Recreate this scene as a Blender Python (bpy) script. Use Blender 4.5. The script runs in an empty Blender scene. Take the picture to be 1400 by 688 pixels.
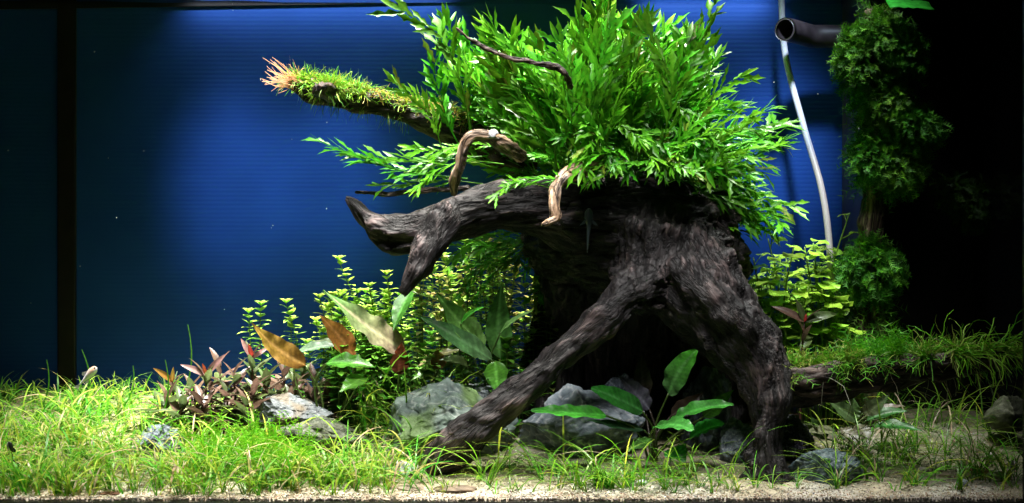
import bpy, bmesh, math, random
import numpy as np
from mathutils import Vector, Matrix, noise

random.seed(7); np.random.seed(7)
S = bpy.context.scene
COL = S.collection
RAD = math.radians

# ------------------------------------------------------------------ camera
CAMY, CAMZ, K0 = -1.9, 0.255, 1.2 / 1400.0
cd = bpy.data.cameras.new('camera'); cam = bpy.data.objects.new('camera', cd); COL.objects.link(cam)
cam.location = (0, CAMY, CAMZ); cam.rotation_euler = (RAD(90), 0, 0)
cd.lens = 57.0; cd.sensor_width = 36.0; cd.clip_start = 0.05; cd.clip_end = 50
S.camera = cam

# ------------------------------------------------------------------ world, lamps, exposure
w = bpy.data.worlds.new('World'); S.world = w; w.use_nodes = True
bg = w.node_tree.nodes['Background']; bg.inputs[0].default_value = (0.35, 0.5, 0.9, 1); bg.inputs[1].default_value = 0.004
S.view_settings.view_transform = 'Standard'; S.view_settings.look = 'None'
S.view_settings.exposure = 0.0; S.view_settings.gamma = 1.0
S.cycles.use_denoising = True
S.cycles.max_bounces = 8; S.cycles.transparent_max_bounces = 12
S.cycles.sample_clamp_indirect = 3.0

def area(name, loc, target, sx, sy, power, col, spread):
    l = bpy.data.lights.new(name, 'AREA'); l.shape = 'RECTANGLE'; l.size = sx; l.size_y = sy
    l.energy = power; l.color = col; l.spread = RAD(spread)
    o = bpy.data.objects.new(name, l); COL.objects.link(o); o.location = loc
    o.rotation_euler = (Vector(target) - Vector(loc)).to_track_quat('-Z', 'Y').to_euler(); return o
def spot(name, loc, target, power, col, size, blend, rad=0.02):
    l = bpy.data.lights.new(name, 'SPOT'); l.energy = power; l.color = col
    l.spot_size = RAD(size); l.spot_blend = blend; l.shadow_soft_size = rad
    o = bpy.data.objects.new(name, l); COL.objects.link(o); o.location = loc
    o.rotation_euler = (Vector(target) - Vector(loc)).to_track_quat('-Z', 'Y').to_euler(); return o
# lamp strips hung over the tank; back and right ones are added fills
area('lamp_strip', (-0.20, -0.10, 1.7), (-0.20, -0.10, 0), 0.8, 0.12, 4.9, (1.0, 0.97, 0.88), 28)
area('fill_strip_back', (-0.12, 0.06, 1.7), (-0.12, 0.085, 0.12), 0.80, 0.04, 5.2, (1.0, 0.98, 0.90), 13)  # added fill that brightens the plants at the back
area('fill_strip_right', (0.36, -0.06, 1.0), (0.36, 0.0, 0.2), 0.16, 0.06, 0.42, (0.95, 1.0, 0.95), 34)  # added fill for the moss column, round-leaved clump and log
area('lamp_strip_front', (0.02, -0.45, 0.95), (0.02, -0.10, 0.15), 0.7, 0.08, 1.9, (1.0, 0.97, 0.96), 40)
# unseen spots and strips added to make the glow on the blue sheet
spot('backdrop_fill_left', (-0.35, -0.22, 0.95), (-0.365, 0.26, 0.345), 36, (0.62, 0.80, 1.0), 15.5, 1.0, 0.04)
spot('backdrop_fill_mid', (-0.20, -0.22, 0.95), (-0.235, 0.26, 0.355), 32, (0.62, 0.80, 1.0), 15, 1.0, 0.04)
spot('backdrop_fill_right', (0.36, -0.22, 0.95), (0.345, 0.26, 0.375), 52, (0.62, 0.80, 1.0), 16, 1.0, 0.04)
spot('backdrop_fill_wide', (-0.28, -0.22, 1.0), (-0.29, 0.26, 0.38), 2, (0.62, 0.80, 1.0), 42, 1.0, 0.05)  # faint wide spot added to soften the edge of the glow
area('surface_fill_left', (-0.26, 0.236, 0.602), (-0.26, 0.26, 0.565), 0.34, 0.004, 0.22, (0.85, 0.9, 1.0), 150)  # added strip, makes the bright band just under the rim
area('surface_fill_right', (0.26, 0.236, 0.602), (0.26, 0.26, 0.565), 0.17, 0.004, 0.13, (0.85, 0.9, 1.0), 150)

# ------------------------------------------------------------------ helpers
def kk(Y): return K0 * (Y - CAMY) / 1.9
def P(px, py, Y):
    k = kk(Y); return Vector(((px - 700) * k, Y, CAMZ - (py - 344) * k))
def ss(a, b, x):
    t = min(1, max(0, (x - a) / (b - a))); return t * t * (3 - 2 * t)
def G(x, y):      # height of the sand bed
    t = min(1, max(0, (y + 0.24) / 0.46))
    h = 0.0035 + 0.0645 * (0.35 * t + 0.65 * t * t * (3 - 2 * t))
    h += 0.004 * noise.noise(Vector((x * 9, y * 9, 1.7))) * (0.4 + t) + 0.0015 * noise.noise(Vector((x * 45, y * 45, 4)))
    return h
def onground(px, Y):
    x = (px - 700) * kk(Y); return Vector((x, Y, G(x, Y)))
def ground_at(px, py):     # where the ray through this pixel meets the sand
    for i in range(470):
        Y = -0.24 + i * 0.001
        p = P(px, py, Y)
        if p.z <= G(p.x, Y): return Vector((p.x, Y, G(p.x, Y)))
    return p
def tag(o, label=None, cat=None, group=None, kind=None):
    if label: o['label'] = label
    if cat: o['category'] = cat
    if group: o['group'] = group
    if kind: o['kind'] = kind
    return o
def empty(name, loc, label, cat, group=None):
    o = bpy.data.objects.new(name, None); COL.objects.link(o); o.location = loc
    o.empty_display_size = 0.01
    return tag(o, label, cat, group)
def setparent(o, par):
    if par is not None:
        o.parent = par
        o.matrix_parent_inverse = WM(par).inverted()
def WM(o):
    m = o.matrix_basis.copy()
    if o.parent: m = WM(o.parent) @ o.matrix_parent_inverse @ m
    return m
class MB:
    def __init__(s): s.v = []; s.f = []; s.c = []
    def add(s, vs, fs, cs):
        n = len(s.v); s.v += vs; s.f += [tuple(i + n for i in f) for f in fs]
        s.c += cs if isinstance(cs, list) else [cs] * len(vs)
    def mesh(s, name, mat, smooth=True):
        me = bpy.data.meshes.new(name); me.from_pydata([tuple(a) for a in s.v], [], s.f)
        at = me.color_attributes.new('Col', 'FLOAT_COLOR', 'POINT')
        arr = np.ones((len(s.v), 4), np.float32); arr[:, :3] = np.array(s.c, np.float32).reshape(-1, 3)
        at.data.foreach_set('color', arr.ravel())
        if smooth: me.polygons.foreach_set('use_smooth', [True] * len(me.polygons))
        me.materials.append(mat); me.update(); return me
    def build(s, name, mat, parent=None, smooth=True):
        return link(name, s.mesh(name, mat, smooth), parent)
def link(name, me, parent=None):
    o = bpy.data.objects.new(name, me); COL.objects.link(o); setparent(o, parent); return o
def rnd(a, b): return random.uniform(a, b)
def mixc(a, b, t): return tuple(a[i] + (b[i] - a[i]) * t for i in range(3))
def jit(c, s=0.15):
    f = 1 + rnd(-s, s); return tuple(max(0, x * f * (1 + rnd(-s, s) * 0.4)) for x in c)
def frame(d):
    d = d.normalized(); u = Vector((0, 0, 1)) if abs(d.z) < 0.9 else Vector((1, 0, 0))
    a = d.cross(u).normalized(); return a, a.cross(d).normalized()
def catmull(pts, n):
    """pts: list of tuples of any length -> resampled list"""
    A = [np.array(p, float) for p in pts]; out = []
    A = [2 * A[0] - A[1]] + A + [2 * A[-1] - A[-2]]
    for i in range(1, len(A) - 2):
        for j in range(n):
            t = j / n; p0, p1, p2, p3 = A[i - 1:i + 3]
            out.append(0.5 * (2 * p1 + (p2 - p0) * t + (2 * p0 - 5 * p1 + 4 * p2 - p3) * t * t + (3 * p1 - p0 - 3 * p2 + p3) * t ** 3))
    out.append(A[-2]); return out
def tube_geo(path, n=10, caps=True):
    """path: list of (x,y,z,r)"""
    vs, fs = [], []; prev = None
    pts = [Vector(p[:3]) for p in path]
    for i, p in enumerate(pts):
        d = (pts[min(i + 1, len(pts) - 1)] - pts[max(i - 1, 0)])
        if d.length < 1e-9: d = Vector((0, 0, 1))
        d.normalize()
        if prev is None: a, b = frame(d)
        else:
            a = (prev - d * prev.dot(d)).normalized(); b = a.cross(d)
        prev = a
        for k in range(n):
            t = 2 * math.pi * k / n; vs.append(p + (a * math.cos(t) + b * math.sin(t)) * path[i][3])
    for i in range(len(pts) - 1):
        for k in range(n):
            fs.append((i * n + k, i * n + (k + 1) % n, (i + 1) * n + (k + 1) % n, (i + 1) * n + k))
    if caps:
        fs.append(tuple(range(n))[::-1]); fs.append(tuple((len(pts) - 1) * n + k for k in range(n)))
    return vs, fs
def box_geo(a, b):
    x0, y0, z0 = a; x1, y1, z1 = b
    v = [Vector(q) for q in ((x0, y0, z0), (x1, y0, z0), (x1, y1, z0), (x0, y1, z0), (x0, y0, z1), (x1, y0, z1), (x1, y1, z1), (x0, y1, z1))]
    return v, [(3, 2, 1, 0), (4, 5, 6, 7), (0, 1, 5, 4), (1, 2, 6, 5), (2, 3, 7, 6), (3, 0, 4, 7)]

# ------------------------------------------------------------------ materials
def newmat(name):
    m = bpy.data.materials.new(name); m.use_nodes = True; nt = m.node_tree
    return m, nt, nt.nodes, nt.links, nt.nodes['Principled BSDF'], nt.nodes['Material Output']
def leafmat(name, trans=0.35, rough=0.38, var=0.25, vein=0.0):
    m, nt, N, L, pb, out = newmat(name)
    at = N.new('ShaderNodeAttribute'); at.attribute_name = 'Col'
    oi = N.new('ShaderNodeObjectInfo'); ma = N.new('ShaderNodeMapRange')
    ma.inputs[3].default_value = 1 - var; ma.inputs[4].default_value = 1 + var
    L.new(oi.outputs['Random'], ma.inputs[0])
    tc = N.new('ShaderNodeNewGeometry')
    nz = N.new('ShaderNodeTexNoise'); nz.inputs['Scale'].default_value = 260; nz.inputs['Detail'].default_value = 3
    L.new(tc.outputs['Position'], nz.inputs['Vector'])
    mr = N.new('ShaderNodeMapRange'); mr.inputs[1].default_value = 0.3; mr.inputs[2].default_value = 0.7
    mr.inputs[3].default_value = 0.75; mr.inputs[4].default_value = 1.2
    L.new(nz.outputs['Fac'], mr.inputs[0])
    mu = N.new('ShaderNodeMath'); mu.operation = 'MULTIPLY'; L.new(ma.outputs[0], mu.inputs[0]); L.new(mr.outputs[0], mu.inputs[1])
    hs = N.new('ShaderNodeHueSaturation'); L.new(at.outputs['Color'], hs.inputs['Color']); L.new(mu.outputs[0], hs.inputs['Value'])
    mh = N.new('ShaderNodeMapRange'); mh.inputs[3].default_value = 0.485; mh.inputs[4].default_value = 0.515
    m7 = N.new('ShaderNodeMath'); m7.operation = 'FRACT'; m8 = N.new('ShaderNodeMath'); m8.operation = 'MULTIPLY'; m8.inputs[1].default_value = 7.13
    L.new(oi.outputs['Random'], m8.inputs[0]); L.new(m8.outputs[0], m7.inputs[0]); L.new(m7.outputs[0], mh.inputs[0]); L.new(mh.outputs[0], hs.inputs['Hue'])
    L.new(hs.outputs[0], pb.inputs['Base Color'])
    pb.inputs['Roughness'].default_value = rough; pb.inputs['Specular IOR Level'].default_value = 0.3
    bp = N.new('ShaderNodeBump'); bp.inputs['Strength'].default_value = 0.25; bp.inputs['Distance'].default_value = 0.001
    L.new(nz.outputs['Fac'], bp.inputs['Height']); L.new(bp.outputs[0], pb.inputs['Normal'])
    tr = N.new('ShaderNodeBsdfTranslucent'); h2 = N.new('ShaderNodeHueSaturation'); h2.inputs['Value'].default_value = 1.4; h2.inputs['Hue'].default_value = 0.496
    L.new(hs.outputs[0], h2.inputs['Color']); L.new(h2.outputs[0], tr.inputs['Color'])
    mx = N.new('ShaderNodeMixShader'); mx.inputs[0].default_value = trans
    L.new(pb.outputs[0], mx.inputs[1]); L.new(tr.outputs[0], mx.inputs[2]); L.new(mx.outputs[0], out.inputs['Surface'])
    return m
def plain(name, col, rough=0.6, spec=0.4, metal=0.0, nscale=None, namt=0.3, bump=0.0):
    m, nt, N, L, pb, out = newmat(name)
    pb.inputs['Roughness'].default_value = rough; pb.inputs['Specular IOR Level'].default_value = spec; pb.inputs['Metallic'].default_value = metal
    pb.inputs['Base Color'].default_value = (*col, 1)
    if nscale:
        g = N.new('ShaderNodeNewGeometry'); nz = N.new('ShaderNodeTexNoise'); nz.inputs['Scale'].default_value = nscale; nz.inputs['Detail'].default_value = 5
        L.new(g.outputs['Position'], nz.inputs['Vector'])
        r = N.new('ShaderNodeValToRGB'); r.color_ramp.elements[0].position = 0.3; r.color_ramp.elements[1].position = 0.7
        r.color_ramp.elements[0].color = (*[c * (1 - namt) for c in col], 1); r.color_ramp.elements[1].color = (*[min(1, c * (1 + namt)) for c in col], 1)
        L.new(nz.outputs['Fac'], r.inputs[0]); L.new(r.outputs[0], pb.inputs['Base Color'])
        if bump:
            b = N.new('ShaderNodeBump'); b.inputs['Strength'].default_value = bump; b.inputs['Distance'].default_value = 0.002
            L.new(nz.outputs['Fac'], b.inputs['Height']); L.new(b.outputs[0], pb.inputs['Normal'])
    return m
def colmat(name, rough=0.7, spec=0.3, bump=0.3, scale=300):
    m, nt, N, L, pb, out = newmat(name)
    at = N.new('ShaderNodeAttribute'); at.attribute_name = 'Col'
    L.new(at.outputs['Color'], pb.inputs['Base Color'])
    pb.inputs['Roughness'].default_value = rough; pb.inputs['Specular IOR Level'].default_value = spec
    g = N.new('ShaderNodeNewGeometry'); nz = N.new('ShaderNodeTexNoise'); nz.inputs['Scale'].default_value = scale; nz.inputs['Detail'].default_value = 4
    L.new(g.outputs['Position'], nz.inputs['Vector'])
    b = N.new('ShaderNodeBump'); b.inputs['Strength'].default_value = bump; b.inputs['Distance'].default_value = 0.002
    L.new(nz.outputs['Fac'], b.inputs['Height']); L.new(b.outputs[0], pb.inputs['Normal'])
    return m
def thinglass(name, refl, blendv):
    m, nt, N, L, pb, out = newmat(name); N.remove(pb)
    t = N.new('ShaderNodeBsdfTransparent'); g = N.new('ShaderNodeBsdfGlossy'); g.inputs['Roughness'].default_value = 0.02
    lw = N.new('ShaderNodeLayerWeight'); lw.inputs['Blend'].default_value = blendv
    mu = N.new('ShaderNodeMath'); mu.operation = 'MULTIPLY'; mu.inputs[1].default_value = refl; L.new(lw.outputs['Fresnel'], mu.inputs[0])
    mx = N.new('ShaderNodeMixShader'); L.new(mu.outputs[0], mx.inputs[0]); L.new(t.outputs[0], mx.inputs[1]); L.new(g.outputs[0], mx.inputs[2])
    L.new(mx.outputs[0], out.inputs['Surface']); return m
LEAF = leafmat('leaf', 0.26, 0.36, 0.40); LEAFB = leafmat('broad_leaf', 0.25, 0.35, 0.1)
GRASSM = leafmat('grass', 0.35, 0.42, 0.0); MOSSM = leafmat('moss', 0.25, 0.6, 0.1)
def woodmat():
    m, nt, N, L, pb, out = newmat('driftwood')
    at = N.new('ShaderNodeAttribute'); at.attribute_name = 'Col'; q = N.new('ShaderNodeAttribute'); q.attribute_name = 'Q'; sa = N.new('ShaderNodeAttribute'); sa.attribute_name = 'Arc'
    def nz(scale, ws, det, dis=0.0):
        n = N.new('ShaderNodeTexNoise'); n.noise_dimensions = '4D'; n.inputs['Scale'].default_value = scale; n.inputs['Detail'].default_value = det; n.inputs['Roughness'].default_value = 0.6
        n.inputs['Distortion'].default_value = dis
        w_ = N.new('ShaderNodeMath'); w_.operation = 'MULTIPLY'; w_.inputs[1].default_value = ws; L.new(sa.outputs['Fac'], w_.inputs[0]); L.new(w_.outputs[0], n.inputs['W']); L.new(q.outputs['Vector'], n.inputs['Vector']); return n
    f = nz(330, 0.07, 3, .0); c = nz(120, 0.10, 4, .4)
    ad = N.new('ShaderNodeMath'); ad.operation = 'MULTIPLY_ADD'; ad.inputs[1].default_value = 1.3; L.new(c.outputs['Fac'], ad.inputs[0]); L.new(f.outputs['Fac'], ad.inputs[2])
    mr = N.new('ShaderNodeMapRange'); mr.inputs[1].default_value = 0.95; mr.inputs[2].default_value = 1.40; mr.inputs[3].default_value = 0.22; mr.inputs[4].default_value = 2.0; L.new(ad.outputs[0], mr.inputs[0])
    # cracks: narrow dark lines where the coarse grain crosses its mean
    cs = N.new('ShaderNodeMath'); cs.operation = 'SUBTRACT'; cs.inputs[1].default_value = 0.47; L.new(c.outputs['Fac'], cs.inputs[0])
    ca = N.new('ShaderNodeMath'); ca.operation = 'ABSOLUTE'; L.new(cs.outputs[0], ca.inputs[0])
    cr = N.new('ShaderNodeMapRange'); cr.inputs[1].default_value = 0.0; cr.inputs[2].default_value = 0.035; cr.inputs[3].default_value = 0.12; cr.inputs[4].default_value = 1.0; L.new(ca.outputs[0], cr.inputs[0])
    mm = N.new('ShaderNodeMath'); mm.operation = 'MULTIPLY'; L.new(mr.outputs[0], mm.inputs[0]); L.new(cr.outputs[0], mm.inputs[1])
    hs = N.new('ShaderNodeHueSaturation'); L.new(at.outputs['Color'], hs.inputs['Color']); L.new(mm.outputs[0], hs.inputs['Value']); L.new(hs.outputs[0], pb.inputs['Base Color'])
    a2 = N.new('ShaderNodeMath'); a2.operation = 'MULTIPLY_ADD'; a2.inputs[1].default_value = 0.7; L.new(cr.outputs[0], a2.inputs[0]); L.new(ad.outputs[0], a2.inputs[2]); ad = a2
    pb.inputs['Roughness'].default_value = 0.62; pb.inputs['Specular IOR Level'].default_value = 0.35
    b_ = N.new('ShaderNodeBump'); b_.inputs['Strength'].default_value = 1.0; b_.inputs['Distance'].default_value = 0.0016; L.new(ad.outputs[0], b_.inputs['Height']); L.new(b_.outputs[0], pb.inputs['Normal'])
    return m
WOODM = woodmat()
ROCKM = colmat('rock', 0.65, 0.35, 0.8, 260)
GRAINM = colmat('sand_grain', 0.7, 0.3, 0.1, 800)
BLACK = plain('black_plastic', (0.006, 0.006, 0.008), 0.45, 0.4)
DARKP = plain('dark_grey_plastic', (0.035, 0.033, 0.042), 0.5, 0.4, 0, 40, 0.25)
BLUEM = plain('blue_sheet', (0.012, 0.058, 0.275), 0.55, 0.12, 0, 14, 0.08)
GLASS = thinglass('clear_glass', 0.6, 0.08); WATER = thinglass('water', 0.9, 0.25)

# ------------------------------------------------------------------ setting: backdrop, sand, water
YB = 0.26; ZW = 0.583; XL, XR = -0.74, 0.575; YF = -0.245
def backdrop():
    mb = MB(); z0, z1, n = -0.03, 0.66, 720
    zs = np.linspace(z0, z1, n); xs = [-0.655 + 0.07, 0.56]
    for z in zs:
        d = 0.00015 * (0.5 + 0.5 * math.cos(2 * math.pi * z / 0.0058)) ** 0.6
        for x in xs: mb.v.append(Vector((x, YB - d, z))); mb.c.append((1, 1, 1))
    for i in range(n - 1): mb.f.append((2 * i, 2 * i + 1, 2 * i + 3, 2 * i + 2))
    o = mb.build('backdrop', BLUEM); tag(o, kind='structure')
    mb2 = MB(); mb2.v = [Vector((v.x if v.x < 0 else -0.585, v.y, v.z)) for v in mb.v]
    for i, v in enumerate(mb2.v): v.x = XL if i % 2 == 0 else -0.599
    mb2.f = list(mb.f); mb2.c = list(mb.c)
    o = mb2.build('backdrop', BLUEM); tag(o, kind='structure')
backdrop()
def sand():
    mb = MB(); nx, ny = 300, 110
    for j in range(ny + 1):
        y = -0.2445 + (YB + 0.2445) * (j / ny)
        for i in range(nx + 1):
            x = XL + (XR - XL) * i / nx; mb.v.append(Vector((x, y, G(x, y))))
            t = 0.5 + 0.5 * noise.noise(Vector((x * 14, y * 14, 7)))
            f = 0.8 + 0.5 * random.random()
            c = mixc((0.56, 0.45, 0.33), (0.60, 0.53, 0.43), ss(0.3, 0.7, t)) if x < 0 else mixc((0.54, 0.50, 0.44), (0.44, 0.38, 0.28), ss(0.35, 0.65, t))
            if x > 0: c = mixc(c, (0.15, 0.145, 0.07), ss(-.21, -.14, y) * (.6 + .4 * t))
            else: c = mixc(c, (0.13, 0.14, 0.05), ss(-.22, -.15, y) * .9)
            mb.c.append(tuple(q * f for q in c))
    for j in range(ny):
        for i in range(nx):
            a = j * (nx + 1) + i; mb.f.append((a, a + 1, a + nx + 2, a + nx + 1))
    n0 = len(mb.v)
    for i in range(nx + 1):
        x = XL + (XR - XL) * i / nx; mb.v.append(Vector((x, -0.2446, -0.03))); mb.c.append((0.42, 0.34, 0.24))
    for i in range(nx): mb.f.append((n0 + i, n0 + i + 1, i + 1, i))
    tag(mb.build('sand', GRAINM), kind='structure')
    g = MB()          # loose grains
    tet = [Vector(q) for q in ((1, 0, -.5), (-.5, .87, -.5), (-.5, -.87, -.5), (0, 0, 1), (.4, .7, .4), (-.7, 0, .5))]
    fc = [(0, 1, 4), (1, 2, 5), (2, 0, 3), (0, 4, 3), (1, 5, 4), (4, 5, 3), (2, 3, 5), (0, 2, 1)]
    pal = [(0.62, 0.54, 0.42), (0.5, 0.4, 0.28), (0.72, 0.68, 0.6), (0.3, 0.22, 0.16), (0.55, 0.36, 0.24), (0.2, 0.2, 0.2)]
    for i in range(17000):
        x = rnd(-0.6, 0.56); y = -0.243 + 0.30 * random.random() ** 2.0
        r = rnd(0.0006, 0.0013) * (1.7 if random.random() < 0.05 else 1)
        M = Matrix.Rotation(rnd(0, 6.3), 3, 'Z') @ Matrix.Rotation(rnd(0, 6.3), 3, 'X')
        p = Vector((x, y, G(x, y) + r * 0.3))
        g.add([p + M @ (q * r) for q in tet], fc, jit(random.choices(pal, (5, 3, 4, .8, 1, .5))[0], 0.2))
    for i in range(5000):
        x = rnd(-0.56, 0.53); z = G(x, -.2445) - abs(random.gauss(0, .004)); r = rnd(.0005, .0011); M = Matrix.Rotation(rnd(0, 6.3), 3, 'Z') @ Matrix.Rotation(rnd(0, 6.3), 3, 'X')
        p = Vector((x, -.2448, z)); g.add([p + M @ (q * r) for q in tet], fc, jit(random.choices(pal, (4, 3, 4, 1, 1, 1))[0], 0.25))
    tag(g.build('sand_grains', GRAINM, None, False), 'loose pale sand grains lying over the bed of the tank', 'sand', kind='stuff')
sand()
mb = MB(); nx, ny = 120, 40
for j in range(ny + 1):
    for i in range(nx + 1):
        x = XL + (XR - XL) * i / nx; y = YF + (YB - YF) * j / ny
        z = ZW + 0.0012 * noise.noise(Vector((x * 22, y * 22, 3))) + 0.0035 * math.exp(-(YB - y) / 0.004)
        mb.v.append(Vector((x, y, z))); mb.c.append((1, 1, 1))
for j in range(ny):
    for i in range(nx):
        a = j * (nx + 1) + i; mb.f.append((a, a + 1, a + nx + 2, a + nx + 1))
tag(mb.build('water', WATER), kind='structure')

# aquarium frame and panes
AQ = empty('aquarium', (0, 0, -0.03), 'glass aquarium with black rim holding the whole planted scene', 'aquarium')
def bpart(name, a, b, mat, parent=AQ, bev=0.0):
    mb = MB(); v, f = box_geo(a, b); mb.add(v, f, (1, 1, 1)); o = mb.build(name, mat, parent, False)
    if bev:
        m = o.modifiers.new('bevel', 'BEVEL'); m.width = bev; m.segments = 2
    return o
bpart('front_pane', (XL, -0.252, -0.03), (XR, -0.2465, 0.63), GLASS)
bpart('side_pane', (XR + 0.001, -0.252, -0.03), (XR + 0.008, YB + .02, 0.63), plain('dark_side_glass', (0.004, 0.004, 0.006), 0.08, 0.5))
bpart('side_pane', (XL - 0.008, -0.252, -0.03), (XL - 0.001, YB + .02, 0.63), plain('dark_side_glass', (0.004, 0.004, 0.006), 0.08, 0.5))
bpart('bottom_frame', (XL, -0.262, -0.05), (XR, -0.2525, 0.0010), BLACK, AQ, 0.001)
bpart('corner_post', (0.5185, -0.262, 0.0010), (XR, -0.2525, 0.63), BLACK, AQ, 0.001)
bpart('seam_strip', (-0.6045, YB - 0.006, -0.03), (-0.580, YB + 0.004, 0.66), plain('black_silicone', (0.008, 0.005, 0.005), 0.5, 0.4, 0, 60, 0.4), AQ, 0.002)
rim = bpart('back_rim', (XL, YB - 0.0045, 0.5785), (0.30, YB - 0.0015, 0.592), BLACK, AQ, 0.001)
for v in rim.data.vertices:
    if v.co.z < 0.585: v.co.z += 0.0085 * (v.co.x + 0.58) / 0.55
bpart('base_plate', (XL, YF, -0.06), (XR, YB + .02, -0.032), BLACK)
OW = empty('overflow_box', (0.5, 0.18, -0.02), 'dark overflow box filling the rear corner behind the moss column', 'overflow box')
bpart('side_panel', (0.439, 0.1155, -0.02), (0.444, YB - 0.005, 0.63), DARKP, OW)
bpart('front_panel', (0.4445, 0.115, -0.02), (XR, 0.121, 0.63), plain('shaded_panel', (0.0025, 0.0025, 0.003), 0.35, 0.3), OW)  # box plastic with shade put into the colour, darker than the lit side

# ------------------------------------------------------------------ driftwood
DARKW = [(0.005, 0.004, 0.004), (0.012, 0.0095, 0.0095), (0.110, 0.080, 0.076)]
TANW = [(0.16, 0.09, 0.05), (0.36, 0.24, 0.15), (0.62, 0.50, 0.42)]
BROWNW = [(0.010, 0.007, 0.006), (0.035, 0.022, 0.018), (0.11, 0.075, 0.06)]
def ramp3(cs, t):
    t = np.clip(t, 0, 1)[:, None]; a, b, c = (np.array(x) for x in cs)
    return np.where(t < 0.5, a + (b - a) * t * 2, b + (c - b) * (t - 0.5) * 2)
def wood(name, limbs, voxel, pal, parent=None, strands=4, groove=0.0016, lump=0.006, smooth=6, tipcol=None, seed=0):
    """limbs: lists of (px,py,Y,r_px); union of tapering limbs with fluted strands, remeshed, grain run along the limbs"""
    rs = random.Random(seed); bm_v, bm_f = [], []; samples = []
    for li in limbs:
        pts = []
        for (px, py, Y, r) in li:
            p = P(px, py, Y); pts.append((p.x, p.y, p.z, r * kk(Y)))
        path = catmull(pts, 8)
        allp = [path]
        L = sum((Vector(path[i + 1][:3]) - Vector(path[i][:3])).length for i in range(len(path) - 1))
        for s_ in range(strands):
            ph = 2 * math.pi * (s_ + rs.random() * 0.7) / max(1, strands); tw = rs.uniform(-1.2, 1.2); q = []
            f0, f1 = rs.uniform(0, .25), rs.uniform(.75, 1)
            for i, p in enumerate(path):
                t = i / (len(path) - 1)
                d = Vector(path[min(i + 1, len(path) - 1)][:3]) - Vector(path[max(i - 1, 0)][:3]); a, b = frame(d)
                an = ph + tw * t; off = p[3] * (0.70 + 0.12 * math.sin(t * 9 + s_))
                rr = p[3] * 0.42 * (0.8 + 0.4 * math.sin(t * 7 + s_ * 2)) * min(1, (t + .02) / .1 + .4)
                c = Vector(p[:3]) + (a * math.cos(an) + b * math.sin(an)) * off
                if f0 <= t <= f1: q.append((c.x, c.y, c.z, max(rr, 0.0008)))
            if len(q) > 3: allp.append(q)
        for q in allp:
            q = [tuple(x) for x in q]
            # rounded ends
            e0 = Vector(q[0][:3]) - (Vector(q[1][:3]) - Vector(q[0][:3])).normalized() * q[0][3] * 0.5
            e1 = Vector(q[-1][:3]) + (Vector(q[-1][:3]) - Vector(q[-2][:3])).normalized() * q[-1][3] * 0.5
            q2 = [(*e0, q[0][3] * .45)] + q + [(*e1, q[-1][3] * .45)]
            v, f = tube_geo(q2, 14); n = len(bm_v); bm_v += v; bm_f += [tuple(i + n for i in x) for x in f]
        arc = len(samples) * .37
        for i, p in enumerate(path):
            d = Vector(path[min(i + 1, len(path) - 1)][:3]) - Vector(path[max(i - 1, 0)][:3]); d.normalize()
            arc += (Vector(p[:3]) - Vector(path[max(0, i - 1)][:3])).length; samples.append((*p, *d, arc))
    me = bpy.data.meshes.new(name); me.from_pydata([tuple(v) for v in bm_v], [], bm_f)
    ob = bpy.data.objects.new(name, me); COL.objects.link(ob)
    md = ob.modifiers.new('r', 'REMESH'); md.mode = 'VOXEL'; md.voxel_size = voxel
    dg = bpy.context.evaluated_depsgraph_get(); dg.update()
    me2 = bpy.data.meshes.new_from_object(ob.evaluated_get(dg)); ob.modifiers.clear(); ob.data = me2
    n = len(me2.vertices); co = np.empty(n * 3); me2.vertices.foreach_get('co', co); co = co.reshape(-1, 3)
    e = np.empty(len(me2.edges) * 2, int); me2.edges.foreach_get('vertices', e); e = e.reshape(-1, 2)
    I = np.concatenate([e[:, 0], e[:, 1]]); J = np.concatenate([e[:, 1], e[:, 0]]); cnt = np.maximum(np.bincount(I, minlength=n), 1)
    def lap(a, f=0.5):
        out = np.empty_like(a)
        for k in range(a.shape[1]): out[:, k] = np.bincount(I, a[J, k], minlength=n) / cnt
        return a + (out - a) * f
    for _ in range(smooth): co = lap(co, 0.6)
    sm = np.array(samples); T = np.empty((n, 3)); Q = np.empty((n, 3)); AR = np.empty(n)
    for i in range(0, n, 20000):
        d = np.linalg.norm(co[i:i + 20000, None] - sm[None, :, :3], axis=2) - sm[None, :, 3]
        am = d.argmin(1); T[i:i + 20000] = sm[am, 4:7]; dv = co[i:i + 20000] - sm[am, :3]; al = (dv * sm[am, 4:7]).sum(1); Q[i:i + 20000] = dv - sm[am, 4:7] * al[:, None]; AR[i:i + 20000] = (sm[am, 7] + al)
    for _ in range(10):
        sg = np.sign((T[I] * T[J]).sum(1)); A = np.stack([np.bincount(I, T[J, k] * sg, minlength=n) for k in range(3)], 1) + T
        T = A / np.maximum(np.linalg.norm(A, axis=1), 1e-9)[:, None]
    def lic(val, its):
        d = co[J] - co[I]; d /= np.maximum(np.linalg.norm(d, axis=1), 1e-9)[:, None]
        wv = np.abs((d * T[I]).sum(1)) ** 6; ws = np.bincount(I, wv, minlength=n) + 0.3
        for _ in range(its): val = (np.bincount(I, wv * val[J], minlength=n) + 0.3 * val) / ws
        return (val - val.mean()) / val.std()
    rng = np.random.RandomState(seed + 3)
    fine = lic(rng.randn(n), 22)
    c0 = rng.randn(n, 1)
    for _ in range(4): c0 = lap(c0, 0.9)
    coarse = lic(c0[:, 0], 45)
    c1 = rng.randn(n, 1)
    for _ in range(16): c1 = lap(c1, 0.9)
    flute = lic(c1[:, 0], 90)
    big = np.array([noise.fractal(Vector(c) * 28 + Vector((seed, 0, 0)), 1.0, 2.0, 3) for c in co])
    me2.vertices.foreach_set('co', co.ravel()); me2.update()
    nr = np.empty(n * 3); me2.vertices.foreach_get('normal', nr); nr = nr.reshape(-1, 3)
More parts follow.
